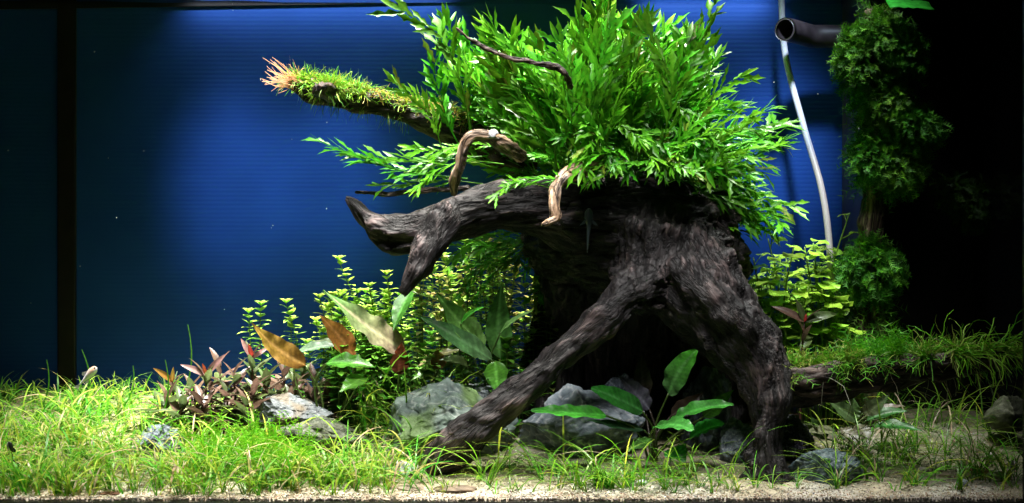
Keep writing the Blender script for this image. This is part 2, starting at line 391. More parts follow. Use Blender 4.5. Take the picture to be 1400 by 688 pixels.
    co2 = co + nr * (groove * (0.7 * np.clip(fine, -2, 2) + np.clip(coarse, -2.2, 1.5) + 1.6 * np.clip(flute, -2.5, 1.8)) + lump * big)[:, None]
    me2.vertices.foreach_set('co', co2.ravel())
    big2 = np.array([noise.noise(Vector(c) * 16 + Vector((9, seed, 4))) for c in co])
    t = 0.42 + 0.10 * fine + 0.12 * coarse + 0.30 * big2 + 0.1 * big
    c = ramp3(pal, t)
    if tipcol is not None: c = tipcol(co2, c)
    me2.attributes.new('Q', 'FLOAT_VECTOR', 'POINT').data.foreach_set('vector', Q.astype(np.float32).ravel()); me2.attributes.new('Arc', 'FLOAT', 'POINT').data.foreach_set('value', AR.astype(np.float32))
    at = me2.color_attributes.new('Col', 'FLOAT_COLOR', 'POINT'); arr = np.ones((n, 4), np.float32); arr[:, :3] = c
    at.data.foreach_set('color', arr.ravel())
    me2.polygons.foreach_set('use_smooth', [True] * len(me2.polygons)); me2.materials.clear(); me2.materials.append(WOODM); me2.update()
    setparent(ob, parent)
    return ob, co2, nr
STUMP = empty('driftwood_stump', P(900, 640, 0), 'large dark arching driftwood stump with two root legs and forked arm', 'driftwood')
wood('stump_body', [
    [(745, 335, .04, 48), (800, 325, .03, 76), (860, 322, .01, 88), (920, 328, .0, 82), (970, 348, -.01, 58), (1003, 355, .0, 24)],
    [(900, 310, .0, 60), (905, 268, .0, 46), (918, 240, .01, 26)],
    [(830, 300, .02, 60), (835, 262, .03, 34)],
    [(930, 310, -.03, 42), (952, 300, -.04, 32), (966, 288, -.03, 18)],
    [(940, 338, -.045, 30), (980, 328, -.055, 15), (998, 326, -.055, 9)],
    [(985, 345, .0, 34), (1008, 360, .01, 18), (1014, 378, .01, 9)],
    [(900, 335, -.04, 66), (885, 380, -.06, 46), (872, 402, -.085, 36)],
    [(890, 372, -.05, 48), (868, 396, -.085, 32), (840, 422, -.10, 24), (800, 455, -.11, 21), (750, 500, -.12, 20), (700, 545, -.125, 22), (650, 588, -.13, 25), (612, 622, -.13, 26), (592, 642, -.13, 17)],
    [(925, 355, -.03, 74), (960, 405, -.06, 62), (1003, 455, -.09, 52), (1038, 500, -.11, 40), (1050, 540, -.125, 30), (1050, 580, -.14, 22), (1046, 620, -.15, 22), (1053, 650, -.16, 20), (1068, 686, -.18, 15)],
    [(1046, 600, -.145, 20), (1034, 645, -.16, 13), (1018, 672, -.165, 8)],
    [(1050, 620, -.15, 16), (1074, 655, -.165, 10), (1088, 676, -.17, 6)],
    [(1042, 505, -.11, 34), (1080, 530, -.10, 26), (1120, 530, -.105, 20)],
    [(800, 370, .07, 72), (772, 440, .10, 42), (756, 520, .10, 44), (745, 610, .10, 50)],
    [(870, 370, .09, 80), (850, 480, .13, 72), (850, 610, .13, 75)],
    [(950, 380, .08, 70), (968, 490, .11, 62), (985, 610, .11, 66)],
], 0.0017, DARKW, STUMP, 5, 0.0011, 0.0030, 10, seed=1)
wood('forked_arm', [
    [(800, 300, .0, 62), (745, 284, -.02, 42), (692, 280, -.04, 34), (642, 291, -.05, 29), (602, 306, -.055, 27), (565, 316, -.055, 24), (535, 317, -.055, 23), (508, 304, -.05, 14), (487, 283, -.05, 9), (475, 271, -.05, 5)],
    [(612, 296, -.06, 26), (592, 330, -.075, 22), (574, 362, -.085, 16), (558, 390, -.09, 10), (551, 402, -.09, 5)],
], 0.0017, DARKW, STUMP, 4, 0.0008, 0.0018, 9, seed=5)

LOG = empty('driftwood_log', P(1230, 505, -.13), 'horizontal brown driftwood log carrying green moss beside the overflow box', 'log')
log_ob, log_co, log_n = wood('log_wood', [[(1058, 522, -.10, 26), (1120, 524, -.11, 25), (1180, 514, -.12, 22), (1250, 502, -.135, 20), (1320, 497, -.15, 16), (1372, 493, -.16, 13), (1390, 491, -.165, 10)]],
    0.0018, BROWNW, LOG, 5, 0.0012, 0.004, 6, seed=8)
BR = empty('mossy_branch', P(560, 160, .05), 'upper driftwood branch pointing out of the fern, topped with yellow moss', 'branch')
def cuttip(co, c):
    return c
br_ob, br_co, br_n = wood('branch_wood', [[(720, 222, .04, 26), (660, 195, .05, 22), (600, 168, .05, 20), (540, 149, .05, 14), (480, 135, .05, 14), (430, 124, .05, 14), (402, 112, .05, 9)],
    [(455, 130, .03, 12), (440, 123, .0, 12), (436, 121, -.016, 11)]], 0.0017, BROWNW, BR, 4, 0.0009, 0.003, 5, seed=11)
TW = [('tan driftwood twig bent like a hook, its pale end on the forked arm', TANW, [(712, 214, -.06, 13), (692, 200, -.09, 13), (668, 187, -.11, 11), (648, 186, -.115, 10), (635, 198, -.115, 9.5), (629, 225, -.11, 9), (622, 250, -.10, 8), (620, 267, -.09, 5)], 14),
      ('tan hooked driftwood twig hanging in front of the black stump', TANW, [(850, 196, .0, 12), (820, 218, -.05, 15), (797, 232, -.08, 15), (772, 242, -.10, 13), (760, 258, -.11, 10.5), (758, 282, -.115, 9.5), (760, 297, -.115, 9.5), (750, 304, -.12, 6), (742, 308, -.12, 3)], 17),
      ('thin dark twig arching through the top of the fern', [(0.02, 0.012, 0.01), (0.07, 0.045, 0.035), (0.2, 0.14, 0.11)], [(624, 40, -.14, 3), (640, 52, -.14, 3.5), (668, 68, -.14, 3.5), (700, 80, -.14, 4), (735, 87, -.14, 4.5), (762, 92, -.14, 6), (774, 103, -.14, 5), (780, 120, -.12, 5)], 20),
      ('thin straight twig lying above the forked arm tip', [(0.03, 0.018, 0.013), (0.09, 0.06, 0.045), (0.24, 0.17, 0.13)], [(487, 262, -.02, 2.5), (515, 264, -.02, 3), (535, 266, -.02, 4), (560, 262, -.02, 4), (590, 260, -.02, 4.5), (640, 257, -.01, 5)], 23)]
for lab, pal, path, sd in TW:
    o, _, _ = wood('driftwood_twig', [[(a_, b_, c_, d_ * .8) for a_, b_, c_, d_ in path]], 0.0008 if path[3][3] > 8 else 0.0006, pal, None, 2, 0.0003, 0.0009, 4, seed=sd); tag(o, lab, 'twig')
    o.location = (0, 0, 0)

# ------------------------------------------------------------------ rocks
def rock(name, px, py, Y, hw, hh, dp, label, pal, seed, group=None, cut=7, holes=0.0, tilt=0.0, sub=6, rough=0.15):
    rs = random.Random(seed); bm = bmesh.new(); bmesh.ops.create_icosphere(bm, subdivisions=sub, radius=1)
    pl = []
    for i in range(cut):
        d = Vector((rs.uniform(-1, 1), rs.uniform(-1, .6), rs.uniform(-.4, 1))).normalized(); pl.append((d, rs.uniform(.55, .85)))
    k = kk(Y); c = P(px, py, Y); tone = .72 if hw > 20 else 1.0; cols = []; cs = [np.array(x) for x in pal]
    for v in bm.verts:
        p = v.co.copy()
        for d, h in pl:
            s_ = p.dot(d)
            if s_ > h: p -= d * (s_ - h) * 0.97
        q = Vector((p.x, p.y * dp / (hw * k), p.z * hh / hw)) * (1.15 if hh < hw else hw / hh * 1.15) + Vector((seed * 3.1, 0, 0))
        n1 = noise.ridged_multi_fractal(q * 1.7, 1.0, 2.1, 5, 1.0, 2.0) - 1.0
        n2 = noise.fractal(q * 7, 1.0, 2.0, 4)
        r = 1 + rough * n1 * 0.7 + rough * 0.28 * n2 - rough * .35 * max(0, 1 - abs(noise.noise(q * 3.3)) * 9)
        if holes:
            h = noise.cell(q * 2.6) if False else noise.noise(q * 4.2)
            if h > 0.18: r -= holes * min(1, (h - 0.18) * 5)
        p = p * r
        t = 0.5 + 0.3 * n1 + 0.5 * noise.noise(q * 2.6); t2 = abs(noise.noise(q * 5 + Vector((4, 4, 4))))
        col = cs[0] + (cs[1] - cs[0]) * min(1, max(0, t + 0.35 * n2))
        if len(cs) > 2: col = col + (cs[2] - col) * max(0, 1 - t2 * 12) * 0.65
        if len(cs) > 3: col = col + (cs[3] - col) * ss(0.05, 0.5, noise.noise(q * 2.0 + Vector((1, 8, 2)))) * 0.9
        cols.append(tuple(np.clip(col * tone * (1 + 0.3 * n2), 0.005, 1)))
        v.co = Vector((p.x * hw * k, p.y * dp, p.z * hh * k))
    R_ = Matrix.Rotation(tilt, 4, 'Y')
    me = bpy.data.meshes.new(name); bm.to_mesh(me); bm.free(); me.transform(Matrix.Translation(c) @ R_)
    at = me.color_attributes.new('Col', 'FLOAT_COLOR', 'POINT'); arr = np.ones((len(cols), 4), np.float32); arr[:, :3] = cols; at.data.foreach_set('color', arr.ravel())
    me.polygons.foreach_set('use_smooth', [True] * len(me.polygons)); me.materials.append(ROCKM)
    o = link(name, me); tag(o, label, 'rock', group); return o
GREY = [(0.07, 0.10, 0.12), (0.25, 0.30, 0.33), (0.6, 0.62, 0.62)]
MOSSY = [(0.06, 0.09, 0.085), (0.20, 0.27, 0.22), (0.50, 0.56, 0.50), (0.13, 0.22, 0.06)]
DARKR = [(0.02, 0.03, 0.045), (0.10, 0.13, 0.17), (0.35, 0.38, 0.42)]
rock('rock', 612, 580, -.045, 96, 60, .06, 'broad pale grey-green rock leaning behind the left root leg', MOSSY, 3, cut=9, tilt=-.12, rough=.15)
rock('rock', 668, 540, .03, 44, 24, .035, 'pitted grey rock with holes behind the pale broad rock', [(0.07, 0.09, 0.10), (0.24, 0.28, 0.29), (0.5, 0.52, 0.52)], 12, cut=3, holes=.35, rough=.3)
rock('rock', 402, 562, .0, 54, 25, .035, 'small whitish-grey rock in front of the red-leaved bush', [(0.04, 0.05, 0.055), (0.13, 0.15, 0.155), (0.36, 0.37, 0.36), (0.12, 0.09, 0.05)], 5, cut=6)
rock('rock', 440, 592, -.04, 68, 24, .05, 'flat olive-brown rock lying low behind the feathery green clump', [(0.04, 0.05, 0.03), (0.13, 0.14, 0.09), (0.25, 0.27, 0.22)], 6, cut=7, tilt=.08)
rock('rock', 215, 605, -.04, 34, 24, .035, 'blue-grey rock half hidden inside the grass meadow', [(0.06, 0.08, 0.10), (0.18, 0.22, 0.26), (0.4, 0.44, 0.48)], 8)
rock('rock', 788, 580, -.045, 92, 62, .05, 'blue-grey rock under the stump arch beside the left leg', GREY, 14, cut=9, tilt=-.15, rough=.14)
rock('rock', 858, 560, .01, 38, 48, .035, 'dark slaty rock upright behind the broad-leaved plant under the arch', DARKR, 15, cut=9)
rock('rock', 965, 570, -.01, 48, 66, .05, 'tall dark rock under the arch beside the right leg', DARKR, 16, cut=10)
rock('rock', 1004, 610, -.07, 30, 40, .035, 'bluish rock tucked against the inside of the right leg', GREY, 18, cut=8)
rock('rock', 1122, 643, -.15, 54, 36, .035, 'dark blue-green rock on the sand outside the right leg', [(0.03, 0.06, 0.065), (0.12, 0.18, 0.19), (0.35, 0.42, 0.42)], 19, cut=9)
rock('rock', 1088, 602, -.08, 28, 34, .035, 'black glossy rock between the right leg and the log', [(0.01, 0.01, 0.015), (0.04, 0.04, 0.06), (0.3, 0.3, 0.38)], 22, cut=8)
rock('rock', 548, 640, -.13, 26, 14, .025, 'whitish rock in the grass before the pale broad rock', [(0.3, 0.32, 0.3), (0.55, 0.58, 0.55), (0.8, 0.8, 0.8)], 25, sub=4)
rock('rock', 1372, 565, -.02, 28, 24, .03, 'tan-green stone against the side glass under the log end', [(0.08, 0.1, 0.05), (0.24, 0.25, 0.16), (0.4, 0.4, 0.3)], 26, sub=4)
PEB = [(1316, 664, 9, 7, (0.30, 0.34, 0.38), 'grey round pebble on the sand near the corner post'), (1340, 646, 14, 7, (0.45, 0.2, 0.13), 'reddish-brown flat pebble lying on sand'), (1367, 652, 17, 8, (0.6, 0.58, 0.52), 'white flat pebble lying on sand by the corner post'),
       (1384, 640, 8, 8, (0.35, 0.28, 0.3), 'mauve pebble on the sand against the side glass'), (1292, 652, 9, 5, (0.5, 0.4, 0.3), 'small tan pebble beside the grey round pebble'), (1262, 645, 8, 5, (0.48, 0.45, 0.42), 'small pale pebble among the sparse grass by the log'), (1356, 628, 7, 8, (0.55, 0.45, 0.45), 'pinkish pebble behind the white flat pebble'),
       (622, 670, 30, 5, (0.36, 0.27, 0.19), 'flat tan stone sunk in the sand before the left root leg'), (563, 669, 20, 5, (0.28, 0.22, 0.16), 'flat brown stone sunk in sand beside the flat tan stone'), (876, 662, 9, 5, (0.8, 0.83, 0.9), 'bright white pebble on the sand under the stump arch'),
       (150, 676, 14, 3, (0.14, 0.06, 0.03), 'small dark brown flake on the sand before the meadow'), (672, 562, 0, 0, None, None)]
for i, (px, py, hw, hh, c, lab) in enumerate(PEB):
    if c is None: continue
    g = ground_at(px, py); k = kk(g.y)
    rock('pebble', px, py - hh * .3, g.y, hw, hh, hw * k * .8, lab, [tuple(x * .7 for x in c), tuple(min(1, x * 1.15) for x in c)], 40 + i, None, 3, sub=3, rough=.1)['category'] = 'pebble'

# ------------------------------------------------------------------ leaf shapes
def leaf_geo(mb, base, d, up, length, width, col, tipc=None, seg=5, fold=0.25, bend=0.3, prof=None, teeth=0.0, ruffle=0.0, cross=1, mid=None, sway=0.0):
    """one leaf blade grown from base along d; cross = half-columns on each side of the midrib"""
    d = d.normalized(); side = d.cross(up)
    if side.length < 1e-4: side = d.cross(Vector((1, 0, 0.3)))
    side.normalize(); nrm = side.cross(d).normalized(); tipc = tipc or col
    prof = prof or (lambda t: math.sin(math.pi * min(1, t ** 0.8 * 0.97 + 0.03)) ** 0.85)
    vs, cs, fs = [], [], []; p = Vector(base); W = 2 * cross + 1; ph = rnd(0, 6.3)
    for i in range(seg + 1):
        t = i / seg
        wv = width * 0.5 * max(0.02, prof(t))
        dd = (d * math.cos(bend * t) - nrm * math.sin(bend * t)); nn = (nrm * math.cos(bend * t) + d * math.sin(bend * t))
        if i: p = p + dd * (length / seg)
        for j in range(-cross, cross + 1):
            u = j / cross; ww = wv * (1 + teeth * (1 if (i + (j > 0)) % 2 else -1) * (abs(u) == 1))
            off = side * (sway * length * math.sin(math.pi * t)) + nn * (abs(u) * fold * wv + ruffle * width * abs(u) ** 2 * math.sin(t * 21 + 1.6 * math.sin(t * 7 + ph) + ph + (2 if u > 0 else 0)) * (1 - t * .4))
            vs.append(p + side * (u * ww) + off)
            c = mixc(col, tipc, t)
            if mid and abs(u) < 0.01: c = mid
            if cross > 2:
                vn = 0.5 + 0.5 * math.sin((t * 11 - abs(u) * 1.3) * 2 * math.pi); bl = noise.noise(Vector((t * 5 + ph, u * 2, ph * 3)))
                f_ = (0.82 + 0.30 * vn ** 3) * (1 + 0.45 * bl); c = tuple(x * f_ for x in c)
            cs.append(jit(c, 0.06) if cross > 1 else c)
    for i in range(seg):
        for j in range(W - 1):
            a = i * W + j; fs.append((a, a + 1, a + W + 1, a + W))
    mb.add(vs, fs, cs); return p
def ribbon(mb, pts, w0, w1, c0, c1, side):
    vs, cs, fs = [], [], []; n = len(pts)
    for i, p in enumerate(pts):
        t = i / (n - 1); w_ = (w0 + (w1 - w0) * t) * 0.5
        vs += [p - side * w_, p + side * w_]; c = mixc(c0, c1, t); cs += [c, c]
    for i in range(n - 1): fs.append((2 * i, 2 * i + 1, 2 * i + 3, 2 * i + 2))
    mb.add(vs, fs, cs)
def rvec():
    while True:
        v = Vector((rnd(-1, 1), rnd(-1, 1), rnd(-1, 1)))
        if 0.1 < v.length < 1: return v.normalized()

# ------------------------------------------------------------------ big fern on the stump
GD, GM, GB, GY = (0.010, 0.085, 0.005), (0.022, 0.19, 0.008), (0.060, 0.38, 0.011), (0.17, 0.46, 0.020)
def frond_mesh(i, slender=False):
    """frond of unit length along +X, face up +Z"""
    mb = MB(); n = random.randint(13, 18); arch = rnd(-0.10, 0.16); sw = rnd(-0.14, 0.14)
    def C(t): return Vector((t, sw * math.sin(math.pi * t) + 0.02 * math.sin(9 * t + i), arch * math.sin(math.pi * t)))
    v, f = tube_geo([(*C(t), 0.006 * (1.15 - t)) for t in np.linspace(0, 1, 9)], 4, False); mb.add(v, f, mixc(GM, GY, .4))
    s = 1
    for j in range(n):
        t = 0.20 + 0.76 * (j + rnd(-.3, .3)) / n; p = C(t); dt = (C(min(1, t + .02)) - C(t - .02)).normalized()
        s = -s; an = s * RAD(rnd(14, 36)); lat = Vector((-dt.y, dt.x, 0)).normalized(); roll = rnd(-.9, .9)
        lat = (lat * math.cos(roll) + dt.cross(lat) * math.sin(roll))
        d = dt * math.cos(an) + lat * math.sin(an)
        L = rnd(0.16, 0.28) * (0.75 + 0.4 * math.sin(math.pi * min(1, t * 0.95))) * (0.75 if slender else 1)
        up = Vector((rnd(-.5, .5), rnd(-.5, .5), 1))
        c = mixc(GD, GB, min(1, max(0, rnd(0.1, 0.9) + 0.3 * (t - .5))))
        if random.random() < .05: c = (0.10, 0.09, 0.015)
        pr = lambda q, a=rnd(.5, .8): (min(1, q / 0.18 + 0.12)) * (1 - max(0, (q - a) / (1 - a)) ** 1.6) * (1 + 0.5 * math.sin(q * 19 + 1.0))
        leaf_geo(mb, p, d, up, L, L * rnd(0.11, 0.19), c, mixc(c, GY, rnd(.1, .45)), 10, rnd(.1, .6), rnd(-.5, .9), pr, 0.15, 0.0, 1, mixc(c, GY, .45))
        if random.random() < 0.55:      # a lobe forked off the leaflet
            leaf_geo(mb, p + d * L * .35, (d + lat * s * .7).normalized(), up, L * .5, L * .11, c, mixc(c, GY, .4), 4, .2, rnd(0, .5))
    leaf_geo(mb, C(0.93), C(1) - C(.9), Vector((0, 0, 1)), 0.17, 0.04, GM, GY, 5, .3, rnd(-.2, .5))
    return mb.mesh('frond', LEAF)
FR = [frond_mesh(i) for i in range(14)]; FRS = [frond_mesh(50 + i, True) for i in range(4)]
FERN = empty('fern', P(830, 250, 0), 'huge bright green lobed-leaf fern crowning the driftwood stump', 'fern')
def place_frond(me, b, t, roll, parent):
    x = t - b; L = x.length; x.normalize()
    up = Vector((0, -0.55, 1)); y = up.cross(x)
    if y.length < .05: y = Vector((1, 0, 0))
    y.normalize(); z = x.cross(y)
    M = Matrix((x, y, z)).transposed().to_4x4()
    M = Matrix.Translation(b) @ M @ Matrix.Rotation(roll, 4, 'X') @ Matrix.Diagonal((L, L, L, 1))
    return me, M
def add_frond(me, M, parent):
    o = bpy.data.objects.new('frond', me); COL.objects.link(o); setparent(o, parent); o.matrix_basis = M; return o
def capz(v):
    if v.z > 0.574: v.z = 0.574 - rnd(0, .012)
    return v
# long fronds one can follow one by one: base and tip
EXPL = [((640, 245, -.02), (437, 192, -.06)), ((640, 205, .0), (536, 4, -.02)), ((610, 215, -.02), (531, 104, -.05)), ((660, 250, -.02), (512, 256, -.03)), ((680, 230, .0), (556, 200, -.02)),
        ((880, 180, .0), (976, -12, .02)), ((900, 210, -.02), (1022, 97, -.03)), ((930, 245, .0), (1084, 168, -.02)), ((930, 262, .02), (1092, 283, .0)), ((940, 250, .0), (1060, 145, .02)), ((940, 270, .0), (1050, 258, .0)),
        ((930, 240, -.04), (1078, 200, -.04)), ((900, 200, -.03), (985, 70, -.03)), ((640, 210, .02), (600, 60, .02)), ((650, 200, .03), (610, 20, .02)), ((660, 180, .0), (545, 232, .0)), ((700, 180, .02), (640, 90, .03)),
        ((760, 262, -.10), (672, 272, -.13)), ((800, 255, -.10), (690, 255, -.12)), ((700, 215, -.02), (590, 215, -.02)), ((900, 215, -.08), (840, 225, -.15)), ((890, 215, -.08), (955, 240, -.14)), ((930, 270, .02), (1000, 300, .02)), ((940, 260, .03), (1020, 305, .03)),
        ((720, 180, .0), (655, 40, .0)), ((660, 215, -.01), (480, 214, -.04)), ((690, 225, -.02), (565, 262, -.05))]
fr = []
for i in range(30):
    x = rnd(790, 950); b = (x + rnd(-20, 20), rnd(120, 190), rnd(-.07, -.02)); EXPL.append((b, (x + rnd(-80, 90), rnd(205, 262) if x > 840 else rnd(185, 232), rnd(-.13, -.08))))
for i in range(24): EXPL.append(((rnd(890, 945), rnd(215, 265), rnd(-.03, .06)), (rnd(985, 1075), rnd(235, 325), rnd(-.05, .06))))
for b, t in EXPL:
    fr.append(place_frond(random.choice(FR), P(*b), capz(P(*t)), rnd(-.6, .6), FERN))
env = [(-14, 175), (-5, 255), (8, 262), (18, 258), (30, 235), (42, 235), (55, 250), (68, 255), (82, 250), (100, 250), (115, 255), (128, 285), (140, 295), (152, 235), (165, 205), (176, 225), (184, 225)]
def envr(a):
    for (a0, r0), (a1, r1) in zip(env, env[1:]):
        if a0 <= a <= a1: return r0 + (r1 - r0) * (a - a0) / (a1 - a0)
    return 200
for i in range(58):
    a = -12 + 194 * (i + rnd(-.5, .5)) / 58; R_ = envr(a) * rnd(.70, 1.02); Y = rnd(-.15, .15)
    if a > 150: Y = rnd(-.05, .15)
    tx, ty = 830 + R_ * math.cos(RAD(a)), 232 - R_ * math.sin(RAD(a))
    for j in range(random.randint(4, 6)):
        f_ = rnd(.55, 1.0); x = 830 + (tx - 830) * f_ + rnd(-20, 20); y = 232 + (ty - 232) * f_ + rnd(-20, 20); yy = Y * f_ + rnd(-.02, .02)
        if x < 800 and y > 212: y = 212 - rnd(0, 20)
        t = capz(P(x, y, yy)); bx = 830 + (x - 830) * .38 + rnd(-30, 30); b = P(min(945, max(690, bx)), rnd(205, 255), yy * .6)
        L = (t - b).length
        if L < .07: continue
        if L > .19: b = t + (b - t) * (.19 / L)
        fr.append(place_frond(random.choice(FR), b, t, rnd(-.9, .9), FERN))
# nearest fronds are single parts, those buried deep at the back are one mass
order = sorted(range(81, len(fr)), key=lambda i: fr[i][1].translation.y); keep = set(range(81)) | set(order[:218])
inner = MB()
for i, (me, M) in enumerate(fr):
    if i in keep: add_frond(me, M, FERN)
    else:
        ca = np.empty(len(me.vertices) * 4, np.float32); me.color_attributes['Col'].data.foreach_get('color', ca); ca = ca.reshape(-1, 4)[:, :3]
        inner.add([M @ v.co for v in me.vertices], [tuple(p.vertices) for p in me.polygons], [tuple(c) for c in ca])
tag(inner.build('inner_fronds', LEAF, FERN), kind='stuff')
FERN2 = empty('fern', P(735, 345, .1), 'shaded green fern leaves hanging under the forked driftwood arm', 'fern')
for i in range(20):
    b = P(rnd(705, 750), rnd(318, 350), rnd(.04, .12)); t = P(rnd(605, 720), rnd(325, 420), rnd(.0, .12))
    add_frond(*place_frond(random.choice(FR), b, t, rnd(-.5, .5), FERN2), FERN2)
# oxygen pearls on the fern
mb = MB(); ico = [Vector(q) for q in ((1, 0, 0), (-1, 0, 0), (0, 1, 0), (0, -1, 0), (0, 0, 1), (0, 0, -1))]; icf = [(0, 2, 4), (2, 1, 4), (1, 3, 4), (3, 0, 4), (2, 0, 5), (1, 2, 5), (3, 1, 5), (0, 3, 5)]
for i in range(260):
    me, M = fr[random.choice(list(keep))]; v = random.choice(me.vertices); p = M @ v.co
    if p.x < -0.05: continue
    r = rnd(0.0005, 0.0012); mb.add([p + Vector((0, -.001, .0005)) + q * r for q in ico], icf, (0.85, 0.95, 0.9))
PEARL = plain('air_bubble', (0.85, 0.95, 0.92), 0.08, 0.9)
tag(mb.build('air_bubbles', PEARL), 'tiny silvery oxygen bubbles clinging to the fern leaves', 'bubbles', kind='stuff')

# ------------------------------------------------------------------ moss
def strands(mb, pts, nrms, count, L0, L1, w, cols, droop=0.5, spread=0.7, seg=3, pinnae=0, bias=Vector((0, 0, 0)), curl=0.15):
    n = len(pts)
    for _ in range(count):
        i = random.randrange(n); p = Vector(pts[i]); d = (Vector(nrms[i]) + rvec() * spread + bias).normalized()
        L = rnd(L0, L1); q = [p.copy()]; side = d.cross(rvec()).normalized(); c = jit(random.choice(cols), .25)
        dd = d.copy()
        for s_ in range(seg):
            dd = (dd + Vector((0, 0, -droop / seg)) + rvec() * curl).normalized(); p = p + dd * L / seg; q.append(p.copy())
            for k_ in range(pinnae):
                for sg in (-1, 1):
                    e = (dd * .8 + side * sg + rvec() * .2).normalized() * L * .32; u_ = dd.cross(side) * 0 + dd
                    a = p - dd * L / seg * (k_ / max(1, pinnae))
                    mb.add([a - dd * w * .6, a + dd * w * .6, a + e], [(0, 1, 2)], jit(c, .2))
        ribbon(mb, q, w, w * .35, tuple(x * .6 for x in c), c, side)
YG = [(0.22, 0.36, 0.02), (0.32, 0.40, 0.03), (0.12, 0.30, 0.02), (0.42, 0.30, 0.07), (0.36, 0.22, 0.05)]
def pick(co, n, fn): 
    ix = [i for i in range(len(co)) if fn(co[i], n[i])]; return [co[i] for i in ix], [n[i] for i in ix]
SK = np.array(P(438, 121, .0))
ok = lambda c: c[1] > .018 or np.linalg.norm(c[[0, 2]] - SK[[0, 2]]) > .016
pc, pn = pick(br_co, br_n, lambda c, n: ok(c) and n[2] > 0.15 and c[0] < P(640, 0, .05).x and not (n[1] < -.7 and n[2] < .3))
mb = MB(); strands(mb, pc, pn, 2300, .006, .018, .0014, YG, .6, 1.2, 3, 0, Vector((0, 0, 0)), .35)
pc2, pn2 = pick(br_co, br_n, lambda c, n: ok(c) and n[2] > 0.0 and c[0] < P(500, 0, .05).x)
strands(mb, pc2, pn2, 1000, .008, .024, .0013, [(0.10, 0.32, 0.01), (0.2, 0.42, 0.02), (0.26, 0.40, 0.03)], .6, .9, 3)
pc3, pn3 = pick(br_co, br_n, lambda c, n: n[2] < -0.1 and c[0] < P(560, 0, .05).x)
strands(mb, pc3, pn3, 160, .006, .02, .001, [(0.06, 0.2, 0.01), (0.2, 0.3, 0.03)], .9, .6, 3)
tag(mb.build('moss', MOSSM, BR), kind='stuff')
mb = MB(); tp = P(402, 112, .04)
for i in range(70):
    p = tp + rvec() * .008; e = p + Vector((rnd(-.035, .004), rnd(-.012, .008), rnd(-.012, .026))); m_ = (p + e) / 2 + rvec() * .004
    ribbon(mb, [p, m_, e], .0013, .0005, (0.45, 0.2, 0.07), (0.7, 0.42, 0.24), Vector((0, .3, 1)).normalized())
tag(mb.build('dry_roots', MOSSM, BR), 'dry orange root fibres at the branch tip', None, None, 'stuff')
# log moss
LG = [(0.06, 0.28, 0.01), (0.14, 0.40, 0.012), (0.26, 0.46, 0.03), (0.3, 0.36, 0.07)]
mb = MB(); PX = lambda px: P(px, 0, -.13).x
def logmoss(x0, x1, nz, cnt, l0, l1, wd, cols, dr, sp, sg, pin, bias=Vector((0, 0, 0)), thr=-.05):
    pc, pn = pick(log_co, log_n, lambda c, n: n[2] > nz and PX(x0) < c[0] < PX(x1) and noise.noise(Vector(c) * 45) > thr)
    if pc: strands(mb, pc, pn, cnt, l0, l1, wd, cols, dr, sp, sg, pin, bias, .4)
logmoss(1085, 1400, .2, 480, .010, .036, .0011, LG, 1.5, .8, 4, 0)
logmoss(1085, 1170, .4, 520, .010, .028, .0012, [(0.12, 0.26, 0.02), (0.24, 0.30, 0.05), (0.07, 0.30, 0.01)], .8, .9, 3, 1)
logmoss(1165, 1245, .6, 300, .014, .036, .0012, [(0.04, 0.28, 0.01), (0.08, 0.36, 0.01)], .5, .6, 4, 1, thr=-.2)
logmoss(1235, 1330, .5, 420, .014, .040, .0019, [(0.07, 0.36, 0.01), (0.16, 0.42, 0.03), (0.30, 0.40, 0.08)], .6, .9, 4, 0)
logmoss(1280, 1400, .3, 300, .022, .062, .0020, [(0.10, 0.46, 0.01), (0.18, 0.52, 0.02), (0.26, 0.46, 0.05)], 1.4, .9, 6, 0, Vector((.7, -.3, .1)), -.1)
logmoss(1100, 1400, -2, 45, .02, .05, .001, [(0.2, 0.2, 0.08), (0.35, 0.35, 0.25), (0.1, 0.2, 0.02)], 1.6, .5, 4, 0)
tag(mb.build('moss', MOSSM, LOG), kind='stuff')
# moss column on the right
MC = empty('moss_column', P(1190, 560, .04), 'upright branch with dark green moss cushions before the overflow box', 'moss column')
col_ob, col_co, col_n = wood('branch_wood', [[(1200, 20, .06, 18), (1205, 120, .06, 20), (1196, 200, .06, 18), (1194, 270, .06, 14), (1190, 330, .06, 14), (1186, 420, .06, 18), (1190, 580, .06, 24)]], .002, [(0.05, 0.035, 0.025), (0.14, 0.10, 0.07), (0.30, 0.24, 0.18)], MC, 3, .001, .004, 4, seed=31)
for (px, py, rx, ry) in [(1180, 88, 34, 48), (1205, 52, 42, 28), (1232, 78, 26, 40), (1206, 142, 32, 36), (1246, 178, 38, 32), (1190, 218, 26, 30), (1224, 230, 36, 30), (1190, 372, 40, 40), (1332, 278, 32, 26), (1300, 260, 20, 16)]:
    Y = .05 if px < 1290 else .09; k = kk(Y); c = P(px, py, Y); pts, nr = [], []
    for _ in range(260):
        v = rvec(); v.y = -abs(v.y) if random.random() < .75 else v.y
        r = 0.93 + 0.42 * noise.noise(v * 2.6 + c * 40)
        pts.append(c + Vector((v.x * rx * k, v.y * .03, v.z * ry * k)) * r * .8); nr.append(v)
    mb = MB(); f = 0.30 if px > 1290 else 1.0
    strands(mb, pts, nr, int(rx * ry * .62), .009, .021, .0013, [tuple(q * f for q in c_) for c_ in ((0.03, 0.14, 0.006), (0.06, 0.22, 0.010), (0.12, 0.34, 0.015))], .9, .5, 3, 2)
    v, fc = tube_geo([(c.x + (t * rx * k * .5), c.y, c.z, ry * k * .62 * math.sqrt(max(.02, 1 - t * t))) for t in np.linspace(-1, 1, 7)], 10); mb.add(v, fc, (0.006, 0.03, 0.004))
    tag(mb.build('moss_cushion', MOSSM, MC), kind='stuff')
